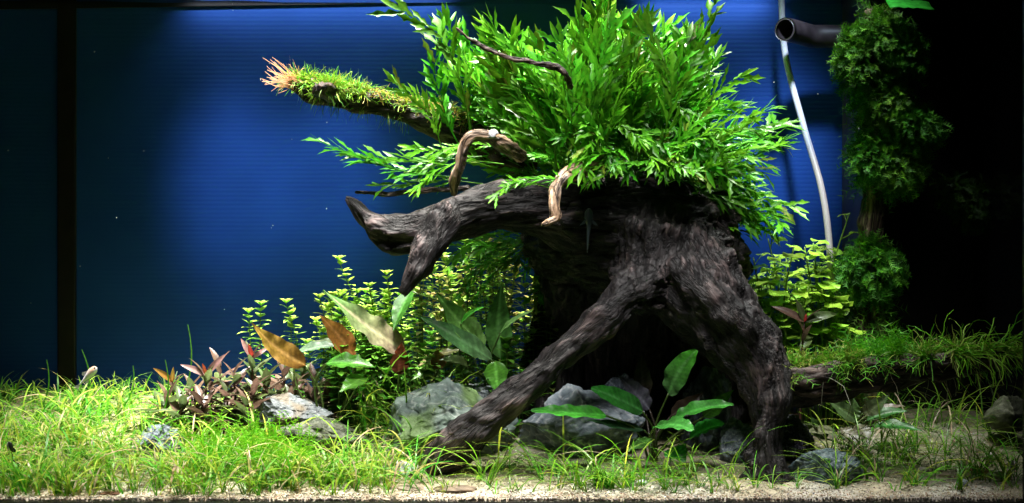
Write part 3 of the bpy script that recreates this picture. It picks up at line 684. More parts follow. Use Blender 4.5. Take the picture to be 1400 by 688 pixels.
mb = MB(); pc, pn = pick(col_co, col_n, lambda c, n: c[2] > P(0, 268, .06).z or (c[2] < P(0, 335, .06).z and c[2] > .06))
strands(mb, pc, pn, 1500, .010, .030, .0013, [(0.03, 0.14, 0.006), (0.05, 0.20, 0.010), (0.09, 0.28, 0.012)], 1.1, .8, 4, 1, Vector((0, 0, 0)), .3)
tag(mb.build('loose_moss', MOSSM, MC), kind='stuff')
# bright green leaf sheet at the very top
mb = MB(); leaf_geo(mb, P(1214, 6, .02), Vector((1, 0, 0)), Vector((0, -.5, 1)), .052, .030, (0.05, 0.36, 0.03), (0.04, 0.25, 0.02), 10, .1, .1, lambda t: 1.0, 0, .03, 3)
o = mb.build('floating_leaf', LEAFB); md = o.modifiers.new('s', 'SOLIDIFY'); md.thickness = .0008
tag(o, 'bright green leaf floating at the surface above the moss column', 'leaf')

# ------------------------------------------------------------------ hose and pipe
mb = MB(); pts = []
for (px, py) in [(1067, -40), (1073, 70), (1098, 170), (1124, 262), (1135, 350), (1136, 440), (1130, 560)]:
    p = P(px, py, .205 - .105 * ss(90, 330, py)); pts.append((p.x, p.y, p.z, 0.0041))
v, f = tube_geo(catmull(pts, 14), 14); mb.add(v, f, (1, 1, 1))
HOSE = plain('milky_hose', (0.85, 0.78, 0.88), 0.35, 0.5); HOSE.node_tree.nodes['Principled BSDF'].inputs['Subsurface Weight'].default_value = 0.0
tag(mb.build('air_hose', HOSE), 'milky white hose curving down in front of the blue backdrop', 'hose')
PI_ = empty('outlet_pipe', P(1150, 48, .2), 'dark plastic outlet pipe with angled open end on overflow box', 'pipe')
PIPEM = plain('pipe_plastic', (0.035, 0.025, 0.028), 0.4, 0.5, 0, 80, .3)
def hollow(name, path, th, n=24):
    mb = MB(); v, f = tube_geo(path, n, False); m_ = len(path); mb.add(v, f, (1, 1, 1))
    v2, f2 = tube_geo([(p[0], p[1], p[2], p[3] - th) for p in path], n, False); mb.add(v2, [x[::-1] for x in f2], (1, 1, 1)); o = m_ * n
    for e in (0, m_ - 1):
        mb.f += [(e * n + k, e * n + (k + 1) % n, o + e * n + (k + 1) % n, o + e * n + k) for k in range(n)]
    return mb.build(name, PIPEM, PI_)
path = []
for (px, py, Y) in [(1073, 40, .14), (1086, 43, .157), (1100, 47, .172), (1112, 50, .178), (1130, 50, .18), (1162, 50, .18)]:
    p = P(px, py, Y); path.append((p.x, p.y, p.z, .0148))
hollow('elbow', catmull(path, 3), .0025)
p = P(1154, 50, .18); hollow('collar', [(p.x - .004, p.y, p.z, .0185), (p.x + .004, p.y, p.z, .0185)], .0036)

# ------------------------------------------------------------------ broad-leaved plants
def wleaf(plant, base, tip, wpx, cb, ct, face, root, ruffle=0.03, bend=0.25, pet=(0.06, 0.10, 0.02), label=None, round_=False):
    """one broad leaf from base to tip (photo points with distance), petiole back to the root"""
    b, t = P(*base), P(*tip); d = t - b; L = d.length; mb = MB()
    up = Vector(face)
    if round_: pr = lambda q: math.sin(math.pi * (q ** .75 * .96 + .03)) ** .6
    else: pr = lambda q: (math.sin(math.pi * (q ** 0.66 * 0.985 + .012))) ** 1.1 * (1 + .05 * math.sin(q * 23))
    mid = tuple(min(1, x * 1.7 + .02) for x in mixc(cb, ct, .3))
    # tilt first so that the bent blade still ends near the tip
    s_ = d.cross(up).normalized(); nn = s_.cross(d).normalized(); d2 = (d.normalized() * math.cos(bend / 2) + nn * math.sin(bend / 2))
    leaf_geo(mb, b, d2, up, L * 1.01, wpx * kk(base[2]), cb, ct, 30, rnd(.12, .4), bend, pr, 0.0, ruffle * 2.2, 4, mid, rnd(-.06, .06))
    o = mb.build('leaf', LEAFB, plant)
    if label: o['label'] = label
    r = onground(root[0], root[1]) + Vector((rnd(-.004, .004), rnd(-.004, .004), -.003))
    m_ = r.lerp(b, .55) + Vector((0, 0, .25 * (b - r).length * .4)) + (b - t).normalized() * (b - r).length * .15
    mb2 = MB(); v, f = tube_geo(catmull([(*r, .0016), (*m_, .0013), (*b, .0010)], 6), 6); mb2.add(v, f, pet)
    mb2.build('petiole', LEAFB, o)
    return o
def plant(name, root, label, cat, leaves, pet=(0.06, 0.10, 0.02), dY=0.0):
    e = empty(name, onground(*root), label, cat)
    for L_ in leaves: wleaf(e, *L_[:6], root, *L_[6:])
    return e
BRN, BRN2 = (0.13, 0.055, 0.012), (0.20, 0.13, 0.02)
LG1, LG2, LG3 = (0.05, 0.22, 0.015), (0.03, 0.13, 0.015), (0.09, 0.28, 0.025)
UPF = (0, -0.6, 1)
plant('broad_leaf_plant', (445, .0), 'broad-leaved water plant with two upright orange-brown leaves', 'water plant', [
    ((418, 500, .01), (345, 442, -.01), 34, BRN, BRN2, (.4, -1, .5), .03, -.2), ((484, 488, .01), (437, 431, .0), 34, (0.14, 0.05, 0.01), (0.18, 0.09, 0.015), (.5, -1, .4), .02, -.15),
    ((446, 497, -.02), (514, 502, -.03), 34, LG1, LG3, UPF, .02, .3), ((497, 514, -.02), (464, 536, -.05), 30, LG3, LG1, UPF, .02, .2), ((405, 484, .02), (472, 474, .02), 20, (0.12, 0.2, 0.1), (0.2, 0.3, 0.2), UPF, .02, .6),
    ((480, 470, .03), (418, 470, .04), 16, (0.12, 0.18, 0.08), (0.14, 0.2, 0.1), UPF, .02, .3)])
plant('broad_leaf_plant', (545, .01), 'broad-leaved water plant with one long pinkish-green leaf', 'water plant', [
    ((556, 482, .01), (443, 397, -.02), 42, (0.34, 0.22, 0.17), (0.10, 0.30, 0.06), (.35, -1, .8), .04, .1), ((545, 512, .0), (549, 468, .0), 26, (0.12, 0.035, 0.015), (0.2, 0.06, 0.02), (0, -1, .2), .03, .1),
    ((600, 505, .0), (597, 476, .0), 22, (0.13, 0.05, 0.02), (0.2, 0.16, 0.03), (.2, -1, .2), .03, .1), ((572, 500, .02), (640, 478, .02), 18, (0.2, 0.14, 0.08), (0.14, 0.18, 0.05), UPF, .03, .5),
    ((600, 505, .02), (562, 520, -.01), 20, LG2, (0.08, 0.2, 0.03), UPF, .03, .5)])
plant('broad_leaf_plant', (680, .02), 'tall green broad-leaved plant with pointed leaves behind the left leg', 'water plant', [
    ((662, 474, .0), (596, 399, -.01), 40, (0.09, 0.20, 0.05), (0.07, 0.26, 0.04), (.6, -1, .5), .02, .1), ((672, 492, -.01), (570, 430, -.02), 32, (0.07, 0.12, 0.05), (0.06, 0.20, 0.04), (.3, -1, .7), .02, .5),
    ((684, 490, .01), (686, 388, .01), 36, (0.06, 0.17, 0.04), (0.04, 0.16, 0.03), (0, -1, .1), .015, .1), ((677, 494, -.02), (681, 541, -.03), 32, LG1, (0.07, 0.3, 0.04), (0, -1, .2), .02, .05),
    ((684, 455, -.01), (729, 424, -.02), 18, (0.10, 0.26, 0.06), (0.2, 0.4, 0.12), (0, -.4, 1), .02, .5), ((630, 443, -.01), (662, 419, -.02), 14, LG1, LG3, UPF, .02, .5), ((562, 398, .03), (538, 452, .0), 26, LG2, LG2, (-.5, -1, .2), .01, .1),
    ((690, 470, .03), (640, 462, .0), 20, LG2, (0.05, 0.14, 0.03), UPF, .02, .4), ((640, 500, .0), (600, 492, -.01), 24, (0.12, 0.16, 0.06), LG2, UPF, .02, .4)])
DKB = (0.03, 0.022, 0.015)
plant('broad_leaf_plant', (893, -.09), 'broad-leaved water plant with rounded green leaves under the stump arch', 'water plant', [
    ((828, 568, -.12), (727, 561, -.14), 30, (0.035, 0.24, 0.02), (0.05, 0.34, 0.03), (0, -.55, 1), .03, .3, (0.06, 0.10, 0.02), None, True), ((878, 562, -.10), (809, 531, -.12), 30, (0.03, 0.10, 0.02), (0.04, 0.20, 0.02), (.3, -1, .6), .02, .2, (0.06, 0.10, 0.02), None, True),
    ((914, 538, -.09), (952, 479, -.11), 36, (0.05, 0.12, 0.04), (0.05, 0.30, 0.02), (-.6, -1, .3), .03, .2, (0.06, 0.10, 0.02), None, True), ((922, 573, -.12), (1002, 554, -.14), 28, (0.04, 0.26, 0.03), (0.06, 0.36, 0.04), (0, -.6, 1), .03, .35, (0.06, 0.10, 0.02), None, True),
    ((897, 583, -.12), (947, 588, -.17), 34, (0.05, 0.28, 0.04), (0.06, 0.36, 0.06), (0, -.7, 1), .03, .4, (0.2, 0.3, 0.08), None, True), ((943, 600, -.11), (990, 580, -.13), 30, (0.03, 0.2, 0.02), (0.04, 0.26, 0.03), (0, -.7, 1), .02, .3, (0.06, 0.10, 0.02), None, True),
    ((962, 570, -.08), (1003, 533, -.09), 22, LG2, LG1, (.2, -1, .6), .02, .2), ((880, 545, -.05), (877, 484, -.05), 26, DKB, (0.03, 0.04, 0.02), (0, -1, .1), .01, .1, DKB), ((888, 560, -.06), (845, 513, -.06), 28, (0.05, 0.05, 0.065), (0.08, 0.08, 0.10), (.4, -1, .3), .03, .1, DKB),
    ((918, 612, -.14), (938, 632, -.16), 34, (0.02, 0.16, 0.02), LG1, (0, -1, .8), .03, .2), ((918, 568, -.06), (962, 536, -.06), 24, DKB, (0.05, 0.03, 0.015), (-.2, -1, .4), .02, .2, DKB), ((880, 588, -.10), (800, 574, -.11), 20, (0.02, 0.05, 0.02), (0.02, 0.09, 0.02), UPF, .02, .3),
    ((890, 600, -.12), (856, 618, -.15), 20, LG2, LG2, UPF, .02, .3)])
plant('broad_leaf_plant', (1165, -.03), 'low broad-leaved plant in shade under the mossy log', 'water plant', [
    ((1195, 582, -.06), (1262, 590, -.09), 22, (0.05, 0.16, 0.03), (0.08, 0.28, 0.04), UPF, .02, .3), ((1185, 575, -.04), (1242, 562, -.05), 24, (0.04, 0.14, 0.03), (0.04, 0.18, 0.03), UPF, .02, .3), ((1150, 585, -.06), (1175, 615, -.09), 26, (0.12, 0.10, 0.06), (0.16, 0.13, 0.08), (0, -1, .7), .02, .2),
    ((1145, 592, -.06), (1098, 593, -.08), 22, (0.2, 0.2, 0.12), (0.25, 0.28, 0.15), UPF, .02, .3), ((1170, 575, -.04), (1130, 545, -.05), 24, (0.06, 0.1, 0.04), (0.06, 0.13, 0.04), (.2, -1, .5), .02, .2), ((1180, 565, -.04), (1215, 540, -.05), 22, (0.1, 0.1, 0.05), (0.08, 0.14, 0.05), (0, -1, .5), .02, .2),
    ((1190, 565, -.03), (1238, 555, -.03), 16, (0.14, 0.10, 0.07), (0.16, 0.13, 0.1), UPF, .02, .5), ((1160, 572, -.03), (1168, 545, -.03), 26, (0.05, 0.10, 0.03), (0.05, 0.12, 0.03), (0, -1, .3), .02, .1), ((1130, 600, -.06), (1108, 570, -.06), 20, (0.05, 0.09, 0.03), (0.05, 0.12, 0.03), (0, -1, .4), .02, .1),
    ((1172, 580, -.05), (1188, 608, -.08), 22, (0.10, 0.09, 0.05), (0.13, 0.12, 0.07), (0, -1, .6), .02, .2)])

# ------------------------------------------------------------------ red-leaved rosette stems
def lance(col, tip, curl):
    mb = MB(); leaf_geo(mb, Vector((0, 0, 0)), Vector((1, 0, .0)), Vector((0, 0, 1)), 1.0, rnd(.24, .30), col, tip, 9, .3, curl, None, 0, .012, 2, tuple(x * 1.5 + .01 for x in col)); return mb.mesh('leaf', LEAF)
REDL = [lance((0.045, 0.07, 0.022), (0.09, 0.12, 0.04), rnd(.2, .7)) for _ in range(3)] + [lance((0.065, 0.038, 0.025), (0.11, 0.07, 0.05), rnd(.2, .7)) for _ in range(3)]
PINKL = [lance((0.15, 0.08, 0.065), (0.24, 0.14, 0.14), .2), lance((0.18, 0.025, 0.012), (0.24, 0.04, 0.018), .1), lance((0.24, 0.12, 0.02), (0.28, 0.2, 0.04), .2)]
def put(name, me, base, d, up, L, parent, roll=0.0):
    x = d.normalized(); y = up.cross(x)
    if y.length < .05: y = Vector((0, 1, 0)).cross(x)
    y.normalize(); z = x.cross(y)
    o = bpy.data.objects.new(name, me); COL.objects.link(o); setparent(o, parent)
    o.matrix_basis = Matrix.Translation(base) @ Matrix((x, y, z)).transposed().to_4x4() @ Matrix.Rotation(roll, 4, 'X') @ Matrix.Diagonal((L, L, L, 1)); return o
def rosette(px, py, Y, n, Lpx, label, group, top=None, pool=REDL, rootpx=None, lev=3):
    tp = P(px, py, Y); r = onground(rootpx or px + rnd(-8, 8), Y); r.z -= .004
    e = empty('red_stem_plant', r, label, 'water plant', group)
    mid = r.lerp(tp, .5) + Vector((rnd(-.006, .006), 0, 0)); path = catmull([(*r, .0018), (*mid, .0016), (*tp, .0010)], 6)
    mb = MB(); v, f = tube_geo(path, 6); mb.add(v, f, (0.10, 0.05, 0.03)); mb.build('stem', LEAF, e)
    for i in range(n):
        q = i / max(1, n - 1); j = int((1 - q * .9) * (len(path) - 1)); b = Vector(path[j][:3]); an = i * 2.4 + rnd(-.4, .4)
        el = RAD(55 - 55 * q + rnd(-12, 12)) if i > 1 else RAD(rnd(50, 75))
        d = Vector((math.cos(an) * math.cos(el), math.sin(an) * math.cos(el) * .8, math.sin(el)))
        L = Lpx * kk(Y) * (rnd(.85, 1.2) * (0.65 + .45 * min(1, q * 2)))
        put('leaf', random.choice(pool), b, d, Vector((0, 0, 1)), L, e, rnd(-.3, .3))
    if top:
        for (me, dv, L) in top: put('leaf', me, tp, Vector(dv), Vector((0, -.8, .6)), L * kk(Y), e)
    return e
RG = 'red-brown rosette stems left of the rock'
rosette(282, 513, .03, 13, 48, 'red-brown rosette stem topped with a pink leaf and a red young leaf', None, [(PINKL[0], (.75, -.2, .9), 40), (PINKL[1], (-.1, -.6, .7), 22), (PINKL[0], (-1, -.2, .5), 38)])
rosette(345, 490, .06, 12, 42, 'dark rosette stem with small crimson top leaves beside the brown broad leaf', None, [(PINKL[1], (-.1, -.6, .8), 26), (PINKL[0], (-.5, 0, .9), 32), (PINKL[0], (.8, 0, .6), 28)])
rosette(236, 522, .05, 9, 36, 'rosette stem with yellow-orange young leaves at the edge of the grass', None, [(PINKL[2], (-.6, -.5, .6), 34), (PINKL[2], (.1, -.4, .9), 22), ])
for (x, y, Y) in [(320, 512, .05), (365, 520, .04), (388, 505, .08), (405, 525, .05), (430, 520, .06), (350, 530, .02), (310, 535, .02), (262, 530, .06), (300, 500, .09), (415, 500, .10), (450, 535, .04), (468, 520, .08), (375, 540, .02), (230, 545, .03), (275, 545, .0), (335, 548, .0), (395, 545, .03), (425, 540, .03), (290, 530, .05), (350, 512, .07), (480, 540, .05), (250, 550, .0)]:
    rosette(x, y, Y, 15, 46, 'dark olive and brown rosette stem in the low red-leaved bush', RG)
rosette(1100, 440, -.02, 12, 52, 'brown-green rosette plant with a reddish heart behind the log moss', None, [(PINKL[1], (.0, -.7, .6), 18), (REDL[1], (.9, -.1, .4), 50), (REDL[3], (-.9, -.1, .6), 50), (REDL[0], (-.3, 0, .9), 34)], [REDL[3], REDL[1], REDL[0]], 1095)

# ------------------------------------------------------------------ small-leaved stem plants
def stem_plant(me_name, bot, top, spacing, ll, lw, cl, ct, stemc, n_wh=2, tipc=None):
    mb = MB(); d = top - bot; L = d.length; bow = Vector((rnd(-.06, .06) * L, rnd(-.04, .04) * L, 0))
    C = lambda t: bot + d * t + bow * math.sin(math.pi * t)
    v, f = tube_geo([(*C(t), .0009 * (1.2 - .6 * t)) for t in np.linspace(0, 1, 10)], 5); mb.add(v, f, stemc)
    n = int(L / spacing); ph = rnd(0, 6)
    for i in range(n):
        t = 0.12 + 0.88 * (i + rnd(-.2, .2)) / n; t = min(t, 1); p = C(t); near = ss(.75, 1, t)
        for k in range(n_wh + (1 if near > .6 else 0)):
            an = ph + i * 1.57 + rnd(-.5, .5) + k * 2 * math.pi / n_wh + rnd(-.3, .3); el = rnd(-.1, .5) + near * .5
            dv = Vector((math.cos(an) * math.cos(el), math.sin(an) * math.cos(el), math.sin(el)))
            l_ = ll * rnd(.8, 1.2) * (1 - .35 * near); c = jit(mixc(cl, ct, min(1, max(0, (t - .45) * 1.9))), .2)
            leaf_geo(mb, p, dv, Vector((0, 0, 1)), l_, lw * rnd(.85, 1.15), c, mixc(c, tipc or c, .6), 4, .2, rnd(0, .8))
    for k in range(5):
        an = k * 1.26; dv = Vector((math.cos(an), math.sin(an), 1.1)); leaf_geo(mb, C(1), dv, Vector((0, 0, 1)), ll * .7, lw * .9, ct, tipc or ct, 4, .3, .4)
    return mb
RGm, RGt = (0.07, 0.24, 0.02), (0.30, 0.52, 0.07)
def rotala(px, py, Y, rootpx, label, group, cl=RGm, ct=RGt, tipc=None):
    b = onground(rootpx, Y); b.z -= .003; t = P(px, py, Y)
    o = stem_plant('s', b, t,   .0072, .0165, .0085, cl, ct, (0.10, 0.16, 0.03), 2, tipc).build('stem_plant', LEAF); tag(o, label, 'stem plant', group); return o
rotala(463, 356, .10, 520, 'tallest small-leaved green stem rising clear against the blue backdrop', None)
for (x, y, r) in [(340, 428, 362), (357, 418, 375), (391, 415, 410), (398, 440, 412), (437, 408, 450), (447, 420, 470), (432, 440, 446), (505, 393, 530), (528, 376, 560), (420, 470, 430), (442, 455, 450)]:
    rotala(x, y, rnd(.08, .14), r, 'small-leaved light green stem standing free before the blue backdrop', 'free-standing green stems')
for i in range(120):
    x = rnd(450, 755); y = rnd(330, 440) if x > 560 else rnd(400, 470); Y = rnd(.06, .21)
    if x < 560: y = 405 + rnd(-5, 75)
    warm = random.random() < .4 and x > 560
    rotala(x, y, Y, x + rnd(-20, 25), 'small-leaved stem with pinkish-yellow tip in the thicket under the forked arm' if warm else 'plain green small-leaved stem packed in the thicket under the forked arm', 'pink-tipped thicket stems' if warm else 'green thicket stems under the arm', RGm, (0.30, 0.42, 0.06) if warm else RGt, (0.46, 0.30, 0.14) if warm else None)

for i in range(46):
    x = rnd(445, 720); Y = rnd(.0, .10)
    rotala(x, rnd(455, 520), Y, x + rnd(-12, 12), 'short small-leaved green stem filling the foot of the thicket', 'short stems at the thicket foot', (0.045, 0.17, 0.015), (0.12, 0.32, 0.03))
# ------------------------------------------------------------------ round-leaved bright plant at the right
def roundleaf():
    mb = MB(); n = 14; vs = [Vector((0, 0, 0))]; cs = [(0.30, 0.50, 0.06)]; fs = []
    for ring in (0.55, 1.0):
        for i in range(n):
            a = -math.pi + 0.25 + (2 * math.pi - .5) * i / (n - 1); r = ring * (1 + .07 * math.cos(5 * a)) * .5
            vs.append(Vector((.12 + r * math.cos(a), r * math.sin(a), .07 * ring ** 2 * math.sin(3 * a + 1) - .06 * ring))); cs.append(mixc((0.22, 0.44, 0.03), (0.32, 0.55, 0.06), rnd(0, 1)))
    for i in range(n - 1):
        fs += [(0, 1 + i, 2 + i), (1 + i, 1 + n + i, 2 + n + i, 2 + i)]
    mb.add(vs, fs, cs); return mb.mesh('leaf', LEAF)
RL = [roundleaf() for _ in range(4)]
def pennywort(px, py, Y, root, n, label, group=None):
    b = onground(root, Y); b.z -= .003; t = P(px, py, Y); e = empty('round_leaf_plant', b, label, 'water plant', group)
    m1 = b.lerp(t, .35) + Vector((rnd(-.012, .012), 0, 0)); m2 = b.lerp(t, .7) + Vector((rnd(-.012, .012), 0, 0))
    path = catmull([(*b, .0013), (*m1, .0012), (*m2, .0011), (*t, .0008)], 7); mb = MB(); v, f = tube_geo(path, 5); mb.add(v, f, (0.16, 0.30, 0.04)); mb.build('stem', LEAF, e)
    for i in range(n):
        q = path[int(len(path) * (0.25 + .74 * i / max(1, n - 1)) - 1)]; p = Vector(q[:3]); an = i * 2.6 + rnd(-.5, .5); L = rnd(.008, .02)
        tp = p + Vector((math.cos(an) * L, math.sin(an) * L, rnd(.006, .014)))
        lf = put('leaf', random.choice(RL), tp, Vector((math.cos(an), math.sin(an), rnd(-.3, .2))), Vector((rnd(-.3, .3), rnd(-.6, .2), 1)), rnd(.016, .027), e)
        mb = MB(); v, f = tube_geo([(*p, .0007), (*tp, .0006)], 4); mb.add(v, f, (0.16, 0.32, 0.04)); mb.build('petiole', LEAF, lf)
pennywort(1161, 292, .08, 1110, 9, 'round-leaved vine climbing highest beside the hose')
pennywort(1050, 326, .08, 1062, 6, 'thin round-leaved stem with a single small top leaf beside the stump')
for (x, y) in [(rnd(1030, 1150), rnd(350, 440)) for _ in range(30)] + [(1030, 352), (1060, 352), (1075, 348), (1085, 338), (1100, 338), (1112, 332), (1125, 338), (1140, 345), (1048, 372), (1090, 365), (1120, 368), (1145, 375), (1065, 390), (1105, 392), (1135, 400), (1030, 385), (1080, 410), (1150, 420), (1118, 425)]:
    pennywort(x, y, rnd(.0, .13), x + rnd(-12, 18), 11, 'round-leaved yellow-green stem in the clump beside the hose', 'round-leaved clump')

# ------------------------------------------------------------------ grass
def blade(mb, base, an, lean, L, w, c0, c1, seg=6):
    d = Vector((math.cos(an) * math.sin(lean * .35), math.sin(an) * math.sin(lean * .35), math.cos(lean * .35))); hz = Vector((math.cos(an), math.sin(an), -.35))
    side = Vector((-math.sin(an + rnd(-.6, .6)), math.cos(an), rnd(-.4, .4))).normalized(); p = base.copy(); vs, cs, fs = [], [], []
    for i in range(seg + 1):
        t = i / seg; ww = w * .5 * (0.75 + .5 * t if t < .4 else .95) * (1 - max(0, (t - .5) / .5) ** 2.2 * .92)
        vs += [p - side * ww, p + side * ww]; c = mixc(c0, c1, t); cs += [c, c]
        d = (d + hz * lean * .46 * (0.25 + t)).normalized(); p = p + d * L / seg
    for i in range(seg): fs.append((2 * i, 2 * i + 1, 2 * i + 3, 2 * i + 2))
    mb.add(vs, fs, cs)
GC = [(0.06, 0.32, 0.010), (0.12, 0.40, 0.012), (0.24, 0.46, 0.02), (0.40, 0.48, 0.045), (0.03, 0.20, 0.008)]
def tuft(mb, p, n, L, spread=1.0, wts=(4, 5, 4, 2, 2), lw=.0028, dry=.05):
    for i in range(n):
        an = rnd(0, 6.283); c = jit(random.choices(GC, wts)[0], .2); tip = mixc(c, (0.5, 0.52, 0.12), rnd(0, .5))
        if random.random() < dry: c = (0.45, 0.34, 0.2); tip = (0.62, 0.5, 0.36)
        blade(mb, p + Vector((rnd(-.003, .003), rnd(-.003, .003), -.002)), an, rnd(.25, 1.0) * spread, L * rnd(.45, 1.4), lw * rnd(.6, 1.2), tuple(x * .8 for x in c), tip)
mb = MB()
for i in range(1050):
    px = rnd(-40, 560); t = random.random(); Y = -.236 + .45 * t ** 1.15
    if px > 250 and Y > -.02 - (px - 250) * .0002 and random.random() < .72: continue
    if 380 < px and Y > -.10 and random.random() < .6: continue
    if 170 < px < 250 and -.10 < Y < -.03 and random.random() < .7: continue
    if px > 500 and random.random() < .35: continue
    p = onground(px, Y); f = min(1, max(0, (Y + .22) / .35))
    if Y < -.20 and random.random() < (.4 if px < 280 else .85): continue
    if noise.noise(Vector((p.x * 16, p.y * 16, 5))) < -.38: continue
    tuft(mb, p, random.randint(5, 8), .043 - .008 * f, 1.45, (3, 4, 4, 3.5, 1) if Y < 0 else (5, 4, 2, 1, 5), .0021, .10 if Y < -.05 else .03)
for i in range(1000):
    px = rnd(-30, 600); Y = rnd(-.225, .12)
    if px > 330 and Y > -.06 and random.random() < .6: continue
    c = jit(random.choices([(0.10, 0.40, 0.012), (0.30, 0.50, 0.03), (0.05, 0.28, 0.01), (0.50, 0.46, 0.14), (0.55, 0.42, 0.26)], (4, 4, 3, 2.5, 1.2 if Y < 0 else .2))[0], .2)
    blade(mb, onground(px, Y), rnd(0, 6.28), rnd(.6, 1.7), rnd(.045, .10) * (1 - .9 * max(0, Y)), rnd(.0014, .0028), tuple(q * .8 for q in c), mixc(c, (0.6, 0.55, 0.2), rnd(0, .4)), 8)
for (px, py, tx, ty, Y) in [(240, 530, 255, 444, .1), (150, 540, 180, 500, .05), (205, 540, 224, 492, .0), (108, 540, 110, 478, .1), (40, 540, 62, 492, .05), (500, 520, 455, 470, -.02)]:
    b = onground(px, Y); t_ = P(tx, ty, Y); L = (t_ - b).length
    ribbon(mb, [b.lerp(t_, q) + Vector((.012 * math.sin(q * 3), 0, 0)) for q in np.linspace(0, 1, 8)], .003, .001, (0.06, 0.25, 0.01), (0.12, 0.36, 0.03), Vector((1, .2, 0)).normalized())
tag(mb.build('grass_meadow', GRASSM), 'yellow-green grass meadow carpeting the sand left of the stump', 'grass', kind='stuff')
def tuft_mesh(n, L, spread, wts, lw=.0028):
    mb = MB(); tuft(mb, Vector((0, 0, 0)), n, L, spread, wts, lw); return mb.mesh('grass_tuft', LEAF)
TA = [tuft_mesh(random.randint(8, 12), .092, 2.0, (6, 5, 2, 1.5, 3), .0023) for _ in range(8)]
TB = [tuft_mesh(random.randint(7, 11), .085, 1.8, (5, 3, 1, .5, 5), .0019) for _ in range(7)]
TS = [tuft_mesh(random.randint(4, 7), .034, 1.7, (3, 4, 4, 3, 1), .0017) for _ in range(5)]
def put_tuft(pool, px, Y, label, group, s=1.0):
    p = onground(px, Y); o = bpy.data.objects.new('grass_tuft', random.choice(pool)); COL.objects.link(o)
    o.location = p; o.rotation_euler = (0, 0, rnd(0, 6.28)); q = s * rnd(.75, 1.2); o.scale = (q, q, q); tag(o, label, 'grass', group)
for i in range(36):
    px = rnd(560, 1000); Y = rnd(-.205, -.13) if px > 620 else rnd(-.20, -.06)
    put_tuft(TA, px, Y, 'arching bright green grass tuft on the sand before the stump arch', 'grass tufts before the arch', .78)
for i in range(30):
    put_tuft(TS, rnd(560, 1040), rnd(-.225, -.19), 'very short grass tuft on the front sand strip before the stump', 'short front tufts before the stump')
for i in range(20):
    put_tuft(TS, rnd(10, 540), rnd(-.228, -.20), 'short grass tuft on bare front sand before the meadow', 'short front tufts before the meadow', 1.3)
for (px, Y) in [(1030, -.19), (1090, -.20), (1078, -.17), (1055, -.205)]: put_tuft(TA, px, Y, 'grass tuft at the foot of the right root leg', 'tufts at the right foot', .45)
for i in range(66):
    put_tuft(TB, rnd(1135, 1392), rnd(-.20, .06), 'dark green sparse grass tuft on the sand under the mossy log', 'grass tufts under the log', .8)
for i in range(44):
    put_tuft(TS, rnd(1130, 1390), rnd(-.21, -.05), 'tiny grass tuft on the sand beside the corner pebbles', 'tiny tufts near the pebbles', 1.2)
for i in range(26):
    put_tuft(TB, rnd(470, 690), rnd(-.03, .05), 'long grass tuft growing behind the pale broad rock', 'long tufts behind the pale rock', 1.15)

# feathery bright clump
mb = MB()
for i in range(150):
    b = onground(rnd(265, 425), rnd(-.16, -.06)); L = rnd(.03, .062); d = Vector((rnd(-.8, .8), rnd(-.7, .3), 1)).normalized(); p = b.copy(); side = d.cross(Vector((0, 1, .2))).normalized(); c = jit((0.13, 0.46, 0.015), .2); pts = [p.copy()]
    for s_ in range(12):
        d = (d + Vector((rnd(-.1, .1), rnd(-.1, .1), -.05))).normalized(); p = p + d * L / 12; pts.append(p.copy())
        for sg in (-1, 1):
            e = (d * .6 + side * sg + rvec() * .35).normalized() * rnd(.006, .010) * (1 - s_ / 18); mb.add([p - d * .0007, p + d * .0007, p + e], [(0, 1, 2)], jit(mixc(c, (0.26, 0.55, 0.03), s_ / 12), .15))
    ribbon(mb, pts, .0014, .0006, c, c, side)
tag(mb.build('feathery_plant', GRASSM), 'vivid green feathery low plant clump at the edge of the meadow', 'water plant')

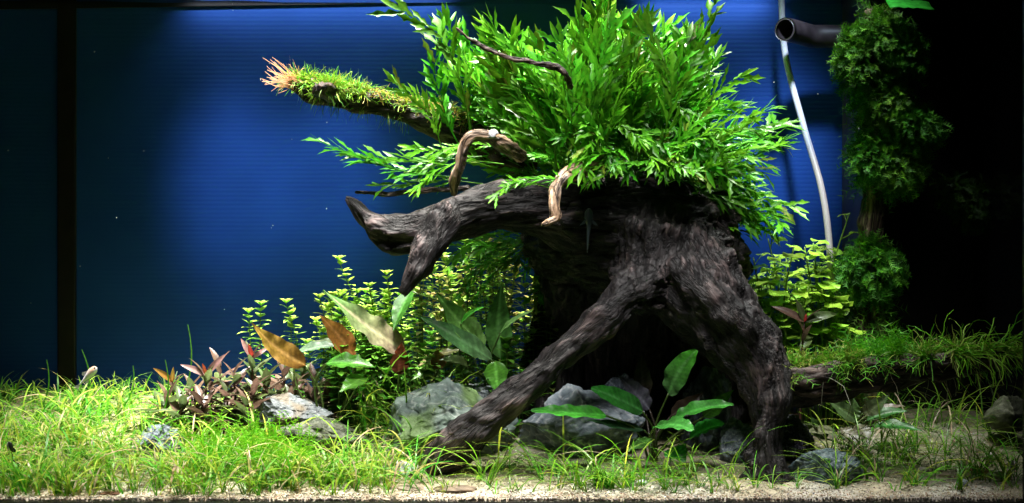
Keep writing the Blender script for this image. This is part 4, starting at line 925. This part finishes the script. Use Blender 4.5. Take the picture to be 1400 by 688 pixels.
# ------------------------------------------------------------------ fish and snail
FISHM = colmat('fish_skin', .3, .5, .05, 900)
def fish(head, tail, Y, h, wd, cols, label, pale_eye=True):
    a, b = P(*head, Y), P(*tail, Y); L = (a - b).length; x = (a - b).normalized(); y = Vector((0, 1, 0)); z = x.cross(y) * -1
    if z.z < 0: z = -z
    e = empty('fish', b.lerp(a, .5), label, 'fish'); mb = MB(); n = 12; prof = [(0, .10), (.06, .16), (.15, .22), (.3, .4), (.5, .72), (.68, .98), (.8, 1), (.9, .82), (.96, .55), (1, .12)]
    for i, (t, r) in enumerate(prof):
        for k in range(n):
            an = 2 * math.pi * k / n; mb.v.append(b + x * (L * (.16 + .84 * t)) + z * math.sin(an) * r * h * .5 + y * math.cos(an) * r * wd * .5)
            mb.c.append(mixc(cols[0], cols[1], ss(.4, .9, t)) if math.sin(an) > -.3 else cols[2])
    for i in range(len(prof) - 1):
        for k in range(n): mb.f.append((i * n + k, i * n + (k + 1) % n, (i + 1) * n + (k + 1) % n, (i + 1) * n + k))
    mb.f += [tuple(range(n))[::-1], tuple((len(prof) - 1) * n + k for k in range(n))]
    mb.build('body', FISHM, e)
    def fin(name, pts, c):
        m = MB(); vs = [b + x * (L * u) + z * (h * v) for u, v in pts]; nv = len(vs); th = y * .0003
        m.add([v - th for v in vs] + [v + th for v in vs], [tuple(range(nv))[::-1], tuple(range(nv, 2 * nv))] + [(i, (i + 1) % nv, nv + (i + 1) % nv, nv + i) for i in range(nv)], c); m.build(name, FISHM, e, False)
    fin('tail_fin', [(.19, .05), (.0, .42), (.06, 0), (.0, -.42), (.19, -.05)], tuple(q * .8 for q in cols[0]))
    fin('dorsal_fin', [(.72, .46), (.55, .80), (.48, .62), (.50, .34)], tuple(q * .8 for q in cols[0])); fin('anal_fin', [(.55, -.36), (.42, -.62), (.36, -.24)], tuple(q * .8 for q in cols[2]))
    for s_ in (-1, 1):
        m = MB(); c = b + x * L * .945 + z * h * .08 + y * s_ * wd * .30
        v, f = tube_geo([(*(c + y * s_ * t), r) for t, r in ((-.0006, .0012), (.0002, .0011), (.0006, .0005))], 8); m.add(v, f, (0.01, 0.01, 0.01)); m.build('eye', FISHM, e)
    return e
fish((132, 502), (103, 532), -.02, .0095, .007, [(0.55, 0.55, 0.58), (0.62, 0.36, 0.24), (0.7, 0.7, 0.72)], 'small silvery fish with orange head swimming above the meadow')
fish((12, 604), (19, 634), -.17, .007, .005, [(0.03, 0.03, 0.03), (0.02, 0.02, 0.02), (0.25, 0.24, 0.22)], 'small dark fish diving in the grass meadow')
# sucker fish clinging to the stump
e = empty('sucker_fish', P(805, 300, -.105), 'small grey-green sucker fish clinging to the dark stump front', 'fish'); mb = MB()
path = [(*P(805, 286, -.092), .002), (*P(805, 291, -.090), .0045), (*P(805, 299, -.090), .0045), (*P(805, 309, -.090), .0026), (*P(804, 322, -.092), .0016), (*P(803, 346, -.090), .0005)]
v, f = tube_geo(catmull(path, 4), 10); mb.add(v, f, (0.03, 0.045, 0.045)); mb.build('body', FISHM, e)
for s_ in (-1, 1):
    m = MB(); c0, c1, c2 = P(805 + 4 * s_, 298, -.094), P(805 + 13 * s_, 309, -.090), P(805 + 5 * s_, 306, -.092); m.add([c0, c1, c2, c0 + Vector((0, .001, 0)), c1 + Vector((0, .001, 0)), c2 + Vector((0, .001, 0))], [(0, 1, 2), (5, 4, 3), (0, 3, 4, 1), (1, 4, 5, 2), (2, 5, 3, 0)], (0.04, 0.06, 0.06)); m.build('pectoral_fin', FISHM, e, False)
# snail on the hooked twig
e = empty('snail', P(676, 190, -.11), 'tiny white snail on the bend of the tan hooked twig', 'snail'); mb = MB(); c = P(674, 184, -.125)
sp = []
for i in range(40):
    t = i / 39; a = t * 4.2 * math.pi; r = .0030 * (1 - t) ** 1.2 + .0002; sp.append((c.x + math.cos(a) * r * 1.1, c.y - .001 - t * .003, c.z + math.sin(a) * r * 1.1, .0024 * (1 - t) + .0005))
v, f = tube_geo(sp, 8); mb.add(v, f, (0.75, 0.75, 0.78)); mb.build('shell', FISHM, e)
m = MB(); v, f = tube_geo([(c.x - .006, c.y, c.z - .003, .0005), (c.x - .002, c.y, c.z - .0035, .0016), (c.x + .004, c.y, c.z - .004, .0012), (c.x + .007, c.y, c.z - .0045, .0004)], 8); m.add(v, f, (0.3, 0.27, 0.25)); m.build('foot', FISHM, e)

mb = MB()
for i in range(45):
    p = Vector((rnd(-.6, .42), rnd(-.2, .22), rnd(.12, .56))); r = rnd(.0003, .0007); mb.add([p + Vector((q.x, q.y, q.z * rnd(.6, 1.6))) * r for q in ico], icf, (0.5, 0.55, 0.55))
tag(mb.build('floating_particles', GRAINM), 'tiny pale specks drifting in the tank water', 'particles', kind='stuff')
